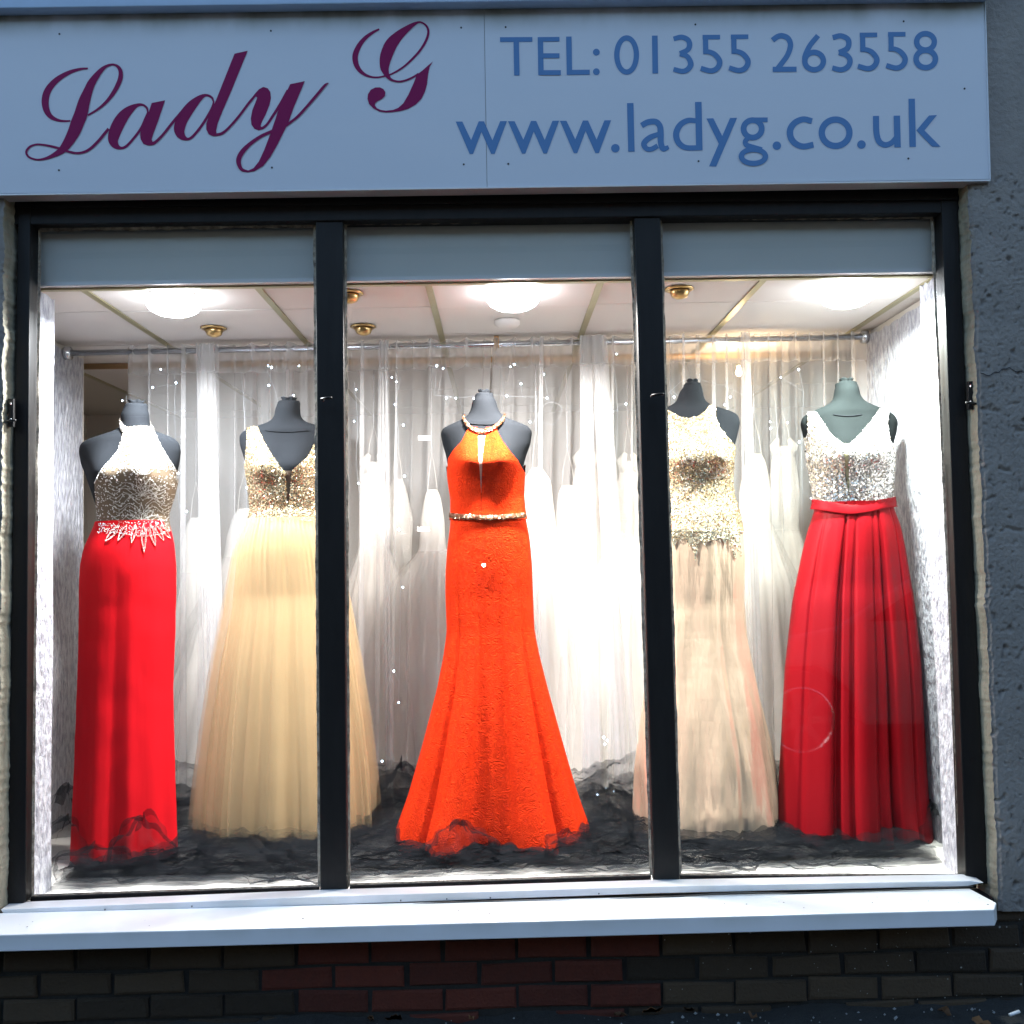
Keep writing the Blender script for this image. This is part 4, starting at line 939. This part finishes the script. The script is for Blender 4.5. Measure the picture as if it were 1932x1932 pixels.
MB().grid(b3.back(P(913, 980, Y3)[2], P(913, 878, Y3)[2], .007)).build('bodice_back', M_LACE, d3, smooth=True)
MB().grid(b3.patch((812, 930), [(812,900),(930,907)], [(812,918),(930,909)], .0045, 6, 24)).build('mesh_insert', mat('pale mesh', (.62, .45, .36), .6), d3, smooth=True)
cg = band(b3, [(873, 786), (878.5, 797), (889, 808), (906, 814), (923, 811), (939, 802), (949, 791), (953, 782)], 3.4, .010, M_CORAL, d3, 'collar', 8)
bg_ = band(b3, [(848, 972.5), (860, 973.7), (880, 975), (908, 976), (940, 975.5), (975, 973.5), (992, 972.5)], 4.0, .018, M_CORAL, d3, 'belt', 8)
for mt, n_ in ((M_CORAL, 500), (M_SEQG, 60), (M_SEQD, 260)):
    mb = MB(); scatter(mb, cg, n_, .0026, .9, .002); scatter(mb, bg_, n_*2, .0026, .9, .002); mb.build('beads', mt, d3, kind='stuff')
rr3 = [(972,851,990),(1000,849,996),(1030,845,1000),(1070,842,1003),(1120,842,1004),(1190,845,1006),(1240,838,1016),(1300,826,1031),(1400,800,1058),(1500,772,1086),(1565,750,1106),(1590,746,1110)]
def f3(th, q):
    g = max(0, (q-.18)/.82)
    return g*(-.30*panel_step(th, 1.30, 1.86, .014)+.22*ridge(th, 1.08, .14)+.26*ridge(th, 2.06, .14)-.26*ridge(th, 2.34, .035)+.12*ridge(th, 2.6, .12)-.2*ridge(th, .78, .035)+.025*math.sin(14*th)+.05*ridge(th, 1.6, .10))
G3 = skirt_grid(Y3, rr3, RT(.88, .62), f3, n=360, zhem=FZ+.006, off=.004, hemfn=lambda th, t_: .022*t_*t_+.012*math.cos(9*th))
MB().grid(G3, True).build('skirt', M_LACE, d3, smooth=True)

# ---- 4: champagne satin dress
Y4 = 3.74
b4 = Body(Y4, [(728,1292,1322,.045),(737,1283,1325,.055),(750,1279,1327,.057),(760,1274,1332,.058),(766,1262,1342,.06),(771,1248,1358,.062),(776,1236,1376,.068),(784,1224,1392,.076),(800,1219,1396,.086),(830,1225,1389,.10),(850,1232,1383,.112),(874,1236,1380,.12),(918,1238,1379,.10),(947,1236,1385,.10),(976,1230,1394,.12),(1006,1226,1399,.13),(1050,1222,1402,.135)], (866, .072, .050))
t = mannequin(b4, 'charcoal mannequin wearing the champagne satin dress, right of the right mullion', M_MANQ, 728, 1000, 1306, 1325)
d4 = thing_at('evening_dress', 'champagne satin fishtail dress with gold scroll sequin bodice, beside the right mullion', 'dress', 1325, Y4)
nk = [(1262,774),(1272,780),(1285,787),(1300,789),(1317,785),(1330,776),(1339,764)]
# front panel: high round neck, built as a fan between the neck curve and the row below
ah = [(764,1350),(786,1351),(806,1358),(827,1375),(842,1388),(850,1396),(1010,1410)]; ahL = [(764,1252),(786,1250),(806,1243),(827,1230),(842,1222),(850,1214),(1010,1205)]
def neckv(u): return float(np.interp(u, [n_[0] for n_ in nk], [n_[1] for n_ in nk]))
G = []
for i in range(70):
    q = (i/69)**1.1; row = []
    v_ = 764+q*(1004-764)
    ul_, ur_ = float(np.interp(v_, [a_[0] for a_ in ahL], [a_[1] for a_ in ahL])), float(np.interp(v_, [a_[0] for a_ in ah], [a_[1] for a_ in ah]))
    for k in range(41):
        s_ = .5-.5*math.cos(PI*k/40); u_ = ul_+(ur_-ul_)*s_; vn = neckv(u_)
        vv = max(v_, vn) if v_ < 789 else v_
        row.append(b4.drape(u_, vv, .007))
    G.append(row)
G4b = np.array(G); MB().grid(G4b).build('bodice', M_GOLDL, d4, smooth=True)
Gk4 = b4.back(P(1307, 1004, Y4)[2], P(1307, 845, Y4)[2], .007); MB().grid(Gk4).build('bodice_back', M_GOLDL, d4, smooth=True)
for mt, n_, r_ in ((M_SEQG, 5600, .0029), (M_SEQD, 1500, .0024), (M_SEQS, 1500, .0024)):
    mb = MB(); scatter(mb, G4b[2:], n_, r_, .75); scatter(mb, Gk4, n_//3, r_, .7, flip=False); mb.build('sequins', mt, d4, kind='stuff')
mb = MB()
def scroll(u, v, r0, turns, sg_):
    pts = [(u+sg_*r0*(1-k/16)*math.cos(turns*k/16*2*PI), v+r0*(1-k/16)*math.sin(turns*k/16*2*PI)) for k in range(15)]
    beadline(mb, b4, pts, .0017, .010)
for k in range(46): scroll(random.uniform(1262, 1372), random.uniform(850, 990), random.uniform(6, 13), random.uniform(.7, 1.2), random.choice((-1, 1)))
mb.build('scroll_beading', M_BEAD, d4, kind='stuff')
rr4 = [(1000,1226,1399),(1050,1222,1403),(1137,1222,1402),(1196,1222,1406),(1255,1220,1417),(1350,1212,1438),(1450,1205,1458),(1540,1199,1468),(1575,1200,1470)]
def f4(th, q):
    g = max(0, (q-.1)/.9)
    return g*(-.10*ridge(th, 1.22, .05)+.09*panel_step(th, 1.20, 2.15, .012)+.06*ridge(th, 1.5, .12)-.04*ridge(th, 1.72, .06)-.05*ridge(th, 1.85, .10)+.05*ridge(th, .8, .2)+.03*math.cos(5*th+1))+.10*(.4+g)*noise.noise(Vector((math.cos(th)*3.0, q*3.4, math.sin(th)*3.0)))+.012*math.sin(9*th+8*q)*(1-q)
G4 = skirt_grid(Y4, rr4, RT(.84, .66), f4, n=300, zhem=FZ+.03, off=.005, hemfn=lambda th, t_: .012*math.cos(3*th+1))
MB().grid(G4, True).build('skirt', M_CHAMP, d4, smooth=True)
fr4 = Front(G4[:22])
tips = [(1310, 1000, 1312, 1058), (1300, 1000, 1300, 1030), (1322, 1000, 1330, 1030), (1372, 995, 1388, 1055), (1382, 995, 1399, 1048), (1362, 995, 1368, 1025), (1275, 1000, 1272, 1030), (1340, 1000, 1345, 1018), (1258, 1000, 1262, 1016)]
mt_ = MB()
for k in range(900):
    p = fr4.drape(random.uniform(1258, 1397), random.uniform(990, 1012)+random.uniform(0, 10), .006); scatter_one(mt_, p, .0028)
for u0, v0, u1, v1 in tips:
    for q in range(130):
        s_ = random.random(); w_ = 13*(1-s_)
        p = fr4.drape(u0+(u1-u0)*s_+random.uniform(-w_, w_), v0+(v1-v0)*s_, .006)
        rr = .0028; nrm = np.array([random.uniform(-.4, .4), -1, random.uniform(-.2, .6)]); nrm /= np.linalg.norm(nrm); tt = np.cross(nrm, [0, 0, 1.]); tt /= np.linalg.norm(tt); bt = np.cross(nrm, tt)
        mt_.add([p+rr*(math.cos(c)*tt+math.sin(c)*bt) for c in np.arange(6)*PI/3], [(0, 1, 2, 3, 4, 5)])
mt_.build('lace_points', M_SEQG, d4, kind='stuff')

# ---- 5: silver top, dark red satin skirt
Y5 = 3.68
b5 = Body(Y5, [(726,1578,1616,.045),(736,1575,1619,.055),(750,1573,1622,.057),(760,1567,1632,.058),(766,1555,1646,.06),(771,1541,1660,.062),(777,1527,1674,.068),(785,1514,1687,.068),(798,1510,1694,.074),(820,1515,1690,.086),(842,1523,1682,.106),(874,1527,1681,.12),(903,1533,1680,.103),(947,1540,1677,.095),(991,1530,1696,.125),(1035,1525,1700,.13)], (860, .072, .050))
t = mannequin(b5, 'slate green mannequin wearing the silver sequin top, far right', M_MANQG, 726, 950, 1600, 1607)
neck_seam(t, b5, 1572, 1626, 782, 3, M_MANQ)
d5 = thing_at('evening_dress', 'silver sequin V neck top over pleated dark red satin skirt, far right', 'dress', 1607, Y5)
vl = [(777,1540),(803,1556.6),(824,1572.7),(835,1588.5),(836,1591),(903,1595.5),(935,1602),(950,1602)]; vr = [(772,1659),(797.6,1641.5),(818,1624),(835,1605.5),(836,1600),(903,1602.5),(935,1602.6),(950,1602.6)]
loL = [(777,1525),(815,1524),(842,1518),(950,1515)]; loR = [(770,1678),(800,1675),(830,1679),(845,1690),(950,1700)]
Ga = b5.patch((778, 950), loL, vl, .007, 26, 66); Gb_ = b5.patch((772, 950), vr, loR, .007, 26, 66)
MB().grid(Ga).grid(Gb_).build('bodice', mat('silver lining', (.46, .42, .38), .6), d5, smooth=True)
Gk5 = b5.back(P(1602, 950, Y5)[2], P(1602, 846, Y5)[2], .007); MB().grid(Gk5).build('bodice_back', bpy.data.materials['silver lining'], d5, smooth=True)
MB().grid(b5.patch((837, 934), [(837,1589),(934,1601)], [(837,1602),(934,1604)], .0045, 6, 20)).build('mesh_insert', mat('olive mesh', (.42, .38, .22), .5), d5, smooth=True)
for mt, n_, r_ in ((M_SEQS, 3300, .0034), (M_SEQD, 350, .0026)):
    mb = MB(); scatter(mb, Ga, n_, r_, .7); scatter(mb, Gb_, n_, r_, .7); scatter(mb, Gk5, n_//2, r_, .7, flip=False); mb.build('sequins', mt, d5, kind='stuff')
band(b5, [(1522, 948), (1540, 952), (1570, 957), (1605, 961), (1640, 957), (1665, 951), (1700, 945)], 9.5, .019, M_RED2, d5, 'waistband', 10)
rr5 = [(948,1538,1680),(965,1538,1683),(991,1528,1694),(1035,1517,1703),(1137,1497,1719),(1255,1484,1731),(1400,1476,1738),(1500,1471,1744),(1560,1468,1752)]
def f5(th, q):
    g = min(1, q*3.5+.12)
    s_ = 0
    for c, a_, w in ((2.02, -.22, .032), (2.14, .06, .10), (1.27, -.22, .03), (1.14, .08, .10), (1.62, .05, .10), (1.42, -.10, .03), (1.80, -.09, .03), (.80, -.10, .03), (2.55, -.08, .04), (.62, .05, .08), (.5, .05, .1)):
        s_ += a_*ridge(th, c+.04*q*math.sin(c*9), w*(1+.4*q))
    return g*s_+.02*q*math.sin(9*th)
G5 = skirt_grid(Y5, rr5, RT(.86, .66), f5, n=420, xmod=.15, zhem=FZ+.022, off=.004, hemfn=lambda th, t_: .016*math.sin(7*th+1)-.01*t_)
MB().grid(G5, True).build('skirt', M_RED2, d5, smooth=True)

# ------------------------------------------------------------------ bridal gowns behind the curtain
def gown(label, uc, vtop, rows, Y=4.5, mt=M_IVORY, nf=13, top='strapless', overlay=True):
    """rows: (v, halfwidth px)"""
    t = thing('bridal_gown', label, 'wedding dress', (P(uc, 1450, Y)[0], Y, .36), group='ivory bridal gowns hanging behind the curtain')
    wm = [1.0, 1.12, 1.15, 1.35, 1.35, 1.3]
    R = [(v, uc-h*w_, uc+h*w_) for (v, h), w_ in zip(rows, wm)]; sd_ = uc*.37
    R[0:0] = [(vtop-8, uc-rows[0][1]*.5, uc+rows[0][1]*.5)]
    wq = (rows[2][0]-vtop)/(rows[-1][0]-vtop)
    fn = lambda th, q: .015*math.sin(5*th+sd_)+(max(0, q-wq*.8)**.7)*.10*(math.sin(nf*th+sd_)+.5*math.sin(nf*1.7*th+sd_*2+3*q))+.04*noise.noise(Vector((math.cos(th)*2, q*9, sd_)))
    Gs = skirt_grid(Y, R, lambda q: .5, fn, n=170, nz=70, hemfn=lambda th, t_: .02*math.sin(3*th+sd_))
    cut = int(70*(wq+.03)); MB().grid(Gs[cut:], True).build('skirt', mt, t, smooth=True); MB().grid(Gs[:cut+1], True).build('bodice', M_IVLACE if mt is M_IVORY and top == 'cap' else mt, t, smooth=True)
    if overlay:
        sk = R[3:]
        Go = skirt_grid(Y, sk, lambda q: .6, lambda th, q: q*.13*(math.sin((nf-4)*th+1+sd_+q)+.4*math.sin(19*th)), n=170, nz=30, off=.045); MB().grid(Go, True).build('tulle_overlay', M_IVTUL, t, smooth=True)
    hw = rows[0][1]
    a_ = P(uc-hw*.7, vtop, Y); b_ = P(uc+hw*.7, vtop, Y); hk = np.array([(a_[0]+b_[0])/2, Y, min(zw-.016, a_[2]+.22)])
    if top == 'cap':
        for sg_, e in ((-1, a_), (1, b_)):
            pts = [e+np.array([0, 0, -.03]), e+np.array([sg_*.01, -.01, .02]), e+np.array([-sg_*.01, -.01, .055])]
            MB().tube(pts, [.018, .024, .010], 8).build('cap_sleeve', M_IVLACE, t, smooth=True)
    MB().tube([a_, a_+np.array([.01, 0, .1]), hk-np.array([0, 0, .03]), b_+np.array([-.01, 0, .1]), b_], .0015, 5).build('hanging_loop', M_IVORY, t)
    MB().tube([hk-np.array([0, 0, .03]), hk, np.array([hk[0]+.005, Y, zw+.012])], .002, 5).build('hanger_hook', M_STEEL, t)
gown('ivory tulle gown behind the curtain between the red halter and gold dresses', 462, 968, [(968,20),(1010,30),(1050,34),(1200,75),(1350,110),(1470,140)])
gown('ivory gown with lace bodice just right of the left mullion behind the curtain', 706, 880, [(880,18),(960,24),(1030,22),(1120,42),(1300,62),(1480,78)], top='cap')
gown('slim scroll lace ivory gown behind the curtain, midway from left mullion to orange dress', 750, 912, [(912,14),(980,26),(1060,22),(1150,30),(1300,42),(1480,52)], Y=4.62, mt=M_IVLACE, overlay=False)
gown('ivory strapless gown with full skirt just left of the orange dress', 816, 932, [(932,14),(980,20),(1040,22),(1100,55),(1250,85),(1480,110)], Y=4.5)
gown('bright ivory rounded gown cover just right of the orange bodice', 1013, 890, [(890,14),(905,24),(950,27),(1100,36),(1300,62),(1480,85)], Y=4.42, overlay=False)
gown('narrow ivory strapless gown behind the curtain, second right of the orange dress', 1072, 924, [(924,18),(980,22),(1040,20),(1150,38),(1300,62),(1480,85)], Y=4.52)
gown('ivory gown with lace cap sleeves behind the broad curtain bunch', 1105, 872, [(872,18),(930,26),(1000,24),(1100,48),(1300,80),(1480,95)], Y=4.66, top='cap')
gown('ivory gown with open lace shoulders close to the right mullion', 1186, 878, [(878,14),(940,24),(1010,24),(1100,56),(1300,85),(1480,110)], Y=4.5, top='cap')
gown('wide ivory gown with lit bodice right of the champagne dress', 1425, 865, [(865,18),(930,28),(990,26),(1100,52),(1300,70),(1480,80)], Y=4.5)
gown('ivory gown with lace neckline left of the silver sequin top', 1478, 850, [(850,20),(930,28),(1000,25),(1100,44),(1300,62),(1480,70)], Y=4.62, top='cap')
gown('ivory gown mostly hidden behind the dark red satin skirt', 1585, 905, [(905,18),(970,26),(1030,24),(1150,52),(1300,70),(1480,90)], Y=4.55)
gown('ivory gown at the far left behind the curtain beside the red halter dress', 370, 985, [(985,16),(1030,24),(1080,22),(1180,32),(1350,42),(1480,50)], Y=4.62)

# ------------------------------------------------------------------ black tulle on the display floor
hems = [(b1, P(240, 1590, Y1)[0], .20), (b2, P(540, 1590, Y2)[0], .36), (b3, P(928, 1590, Y3)[0], .36), (b4, P(1335, 1590, Y4)[0], .28), (b5, P(1607, 1590, Y5)[0], .28)]
def pile(x, y):
    h = .012+.05*max(0, (y-3.45)/.5)**1.0+.10*max(0, (y-3.74)/.25)
    h *= 1+.75*noise.noise(Vector((x*2.6, 0, 5)))
    for k, f_ in ((.022, 5), (.02, 11), (.010, 24), (.007, 47)):
        h += k*(.35+max(0, y-3.3))*abs(noise.noise(Vector((x*f_, y*f_*1.3, k*90))))*2
    return h
tu = MB()
bt = thing('black_tulle', 'crumpled black tulle spread on the floor round the hems of the five dresses', 'tulle', (0, 3.6, FZ+.01))
for layer in range(4):
    n1, n2 = 400, 70; G = np.zeros((n2, n1, 3)); mbt = MB()
    for i in range(n2):
        for j in range(n1):
            x = -1.50+2.98*j/(n1-1)
            yf = 3.30+.055*noise.noise(Vector((x*2.2, layer*3, 1)))+.03*noise.noise(Vector((x*8, layer, 4)))+.05*(layer % 3)+.03*(layer % 2)
            if x < -.3: yf -= .02
            y = yf+(4.0-yf)*(i/(n2-1)); x2 = x+.03*noise.noise(Vector((x*6, y*8, layer*7)))
            h = pile(x2+layer*.37, y+.2*0)*(.55+.22*layer)+.006*layer
            if i == 0: h = .003+.01*abs(noise.noise(Vector((x*14, 3, layer))))+.001*layer
            G[i, j] = (x2, y+.02*noise.noise(Vector((x*9, y*9, layer+.5))), FZ+.008+h*.9)
    mbt.grid(G).build('tulle_layer', M_BTULLE, bt, smooth=True)
cr_ = MB()
for q in range(760):
    x0 = random.uniform(-1.48, 1.36); y0 = random.choice((random.uniform(3.30, 3.52), random.uniform(3.3, 3.9))); a_ = random.gauss(0, .5); L_ = random.uniform(.06, .34); w0 = random.uniform(.003, .014); sd_ = random.uniform(0, 90)
    A_r, B_r = [], []
    for k in range(15):
        t_ = k/14; a2 = a_+1.4*noise.noise(Vector((t_*2, sd_, 0))); x = x0+L_*t_*math.cos(a2); y = y0+L_*t_*math.sin(a2)*.6
        if x < -1.5 or x > 1.36: break
        h = FZ+.012+pile(x+.2, y)*random.uniform(.98, 1.0)*1.1+.012*noise.noise(Vector((t_*4, sd_, 5)))
        w = w0*math.sin(PI*(t_*.9+.05)); tl = 2.5*noise.noise(Vector((t_*2, sd_, 9)))
        A_r.append((x, y, h)); B_r.append((x+w*.3, y-w*math.cos(tl), h+w*math.sin(tl)))
    if len(A_r) > 3: cr_.grid([A_r, B_r])
cr_.build('tulle_folds', mat('doubled black tulle', (.006, .007, .009), .9, spec=.05, alpha=.8), bt, kind='stuff')
def tuft(uc, vc, wpx, hpx, Y, seed, label=None):     # a puff of tulle standing up in front of a hem
    c = P(uc, vc, Y); k = Y/1835; w, h = wpx*k/2, hpx*k; mbt = MB(); G = []
    for i in range(18):
        row = []
        for j in range(90):
            th = PI*j/89; q = i/17*PI/2
            r_ = 1+.22*noise.noise(Vector((math.cos(th)*2.2+seed, q*2.4, math.sin(th)*2)))+.22*noise.noise(Vector((th*2.5, q*2, seed*3)))+.06*(abs(math.sin(4.5*th+seed+2*q))*2-1)+.04*math.sin(13*th+seed*3+3*q)
            row.append((c[0]-w*math.cos(th)*math.cos(q)*r_, Y-.10*math.sin(th)*math.cos(q)*r_, max(FZ+.012, c[2]-h*.1+h*math.sin(q)*r_)))
        G.append(row)
    return mbt.grid(G).build('tulle_puff', M_BTULLE2, bt)
tuft(270, 1622, 130, 78, 3.44, 1); tuft(130, 1600, 90, 60, 3.55, 2); tuft(130, 1560, 100, 75, 3.8, 3); tuft(870, 1610, 130, 60, 3.44, 4)
tuft(1075, 1612, 110, 45, 3.42, 5); tuft(1150, 1585, 90, 70, 3.55, 6); tuft(760, 1540, 120, 100, 3.85, 7); tuft(1150, 1545, 130, 60, 3.9, 8); tuft(470, 1620, 200, 40, 3.42, 9); tuft(1560, 1620, 240, 40, 3.45, 10); tuft(1760, 1590, 90, 75, 3.6, 11); tuft(180, 1640, 170, 45, 3.36, 12)

# ------------------------------------------------------------------ litter along the foot of the wall
def leaf_obj(u, v, s_, lab, k):
    p = PZ(u, v, .01); r = random.Random(k); n = 10; mb = MB(); vs = [(0, 0, .004)]
    for i in range(n):
        a_ = 2*PI*i/n; rr = s_*(.6+.4*abs(math.cos(a_)))*(r.uniform(.6, 1.1)); vs.append((rr*math.cos(a_), rr*.7*math.sin(a_), r.uniform(0, .018)))
    A = r.uniform(0, 6.28); vs = [(p[0]+x*math.cos(A)-y*math.sin(A), min(3.04, p[1]+x*math.sin(A)+y*math.cos(A)), .012+z) for x, y, z in vs]
    mb.add(vs, [(0, i+1, (i+1) % n+1) for i in range(n)]); mb.add([tuple(np.array(v_)+[0, 0, -.0015]) for v_ in vs], [(0, (i+1) % n+1, i+1) for i in range(n)])
    return tag(mb.build('fallen_leaf', M_LEAF), lab, 'leaf', 'dead leaves at the foot of the wall')
k = 0
for u, v, s_, lab in [(746, 1914, .03, 'brown dead leaf below the left part of the red bricks'), (1228, 1905, .035, 'curled brown leaf under the right mullion at the wall foot'), (1295, 1898, .03, 'brown leaf right of the red bricks, at the wall foot'),
                      (1782, 1912, .032, 'dry brown leaf at lower right on the pavement, left of the litter'), (1850, 1935, .04, 'largest dry leaf at the bottom right corner'), (700, 1926, .02, 'small dull leaf at the bottom edge left of centre'),
                      (1170, 1918, .03, 'dark leaf at the bottom edge right of centre'), (1420, 1922, .02, 'small leaf at the bottom edge below the buff bricks'), (890, 1925, .012, 'tiny yellowish leaf at the bottom centre')]:
    k += 1; leaf_obj(u, v, s_, lab, k)
p = PZ(1905, 1915, .02); tag(MB().tube([p, p+np.array([.035, .012, .004])], .005, 8).build('cigarette_end', M_PAPER, smooth=True), 'white cigarette end on the dark pavement at lower right', 'cigarette end')
gr = MB()
for q in range(420):
    x = random.uniform(-1.8, 2.0); y = random.uniform(2.75, 3.05); s_ = random.choice([.002, .003, .004, .006]); z = .0
    c = np.array([x, y, z+s_*.5]); gr.add([c+np.array(d)*s_*random.uniform(.6, 1.3) for d in ((1,0,0),(-1,0,0),(0,-1,0),(0,1,0),(0,0,1),(0,0,-1))], [(0,2,4),(2,1,4),(1,3,4),(3,0,4),(2,0,5),(1,2,5),(3,1,5),(0,3,5)])
tag(gr.build('gravel', mat('pale grit', (.25, .26, .27), .8)), 'loose grit scattered along the foot of the wall', 'gravel', kind='stuff')

fl = MB()
for q in range(130):
    x = .35+1.75*random.random()**.7; z = random.uniform(.0, .30); rr = random.choice([.0012, .0016, .0022, .0035]); c = np.array([x, YB-.0075, z])
    fl.add([c+rr*np.array([math.cos(a_)*random.uniform(.6, 1.3), 0, math.sin(a_)*random.uniform(.6, 1.3)]) for a_ in np.arange(6)*PI/3], [(0, 1, 2, 3, 4, 5)])
fl.build('paint_flecks', mat('paint fleck', (.3, .3, .29), .7), bw, kind='stuff')

sp = MB()
for q in range(34):
    x = random.uniform(-1.6, 1.5); y = random.uniform(2.93, 3.04); rr = random.choice([.0012, .002, .003]); z_ = zf0+(zs-zf0)*(y-2.90)/.156+.0012
    sp.add([(x+rr*math.cos(a_)*random.uniform(.5, 1.4), y+rr*math.sin(a_)*random.uniform(.5, 1.4), z_) for a_ in np.arange(6)*PI/3], [(0, 1, 2, 3, 4, 5)])
sp.build('dirt_specks', M_CABLE, sl, kind='stuff')
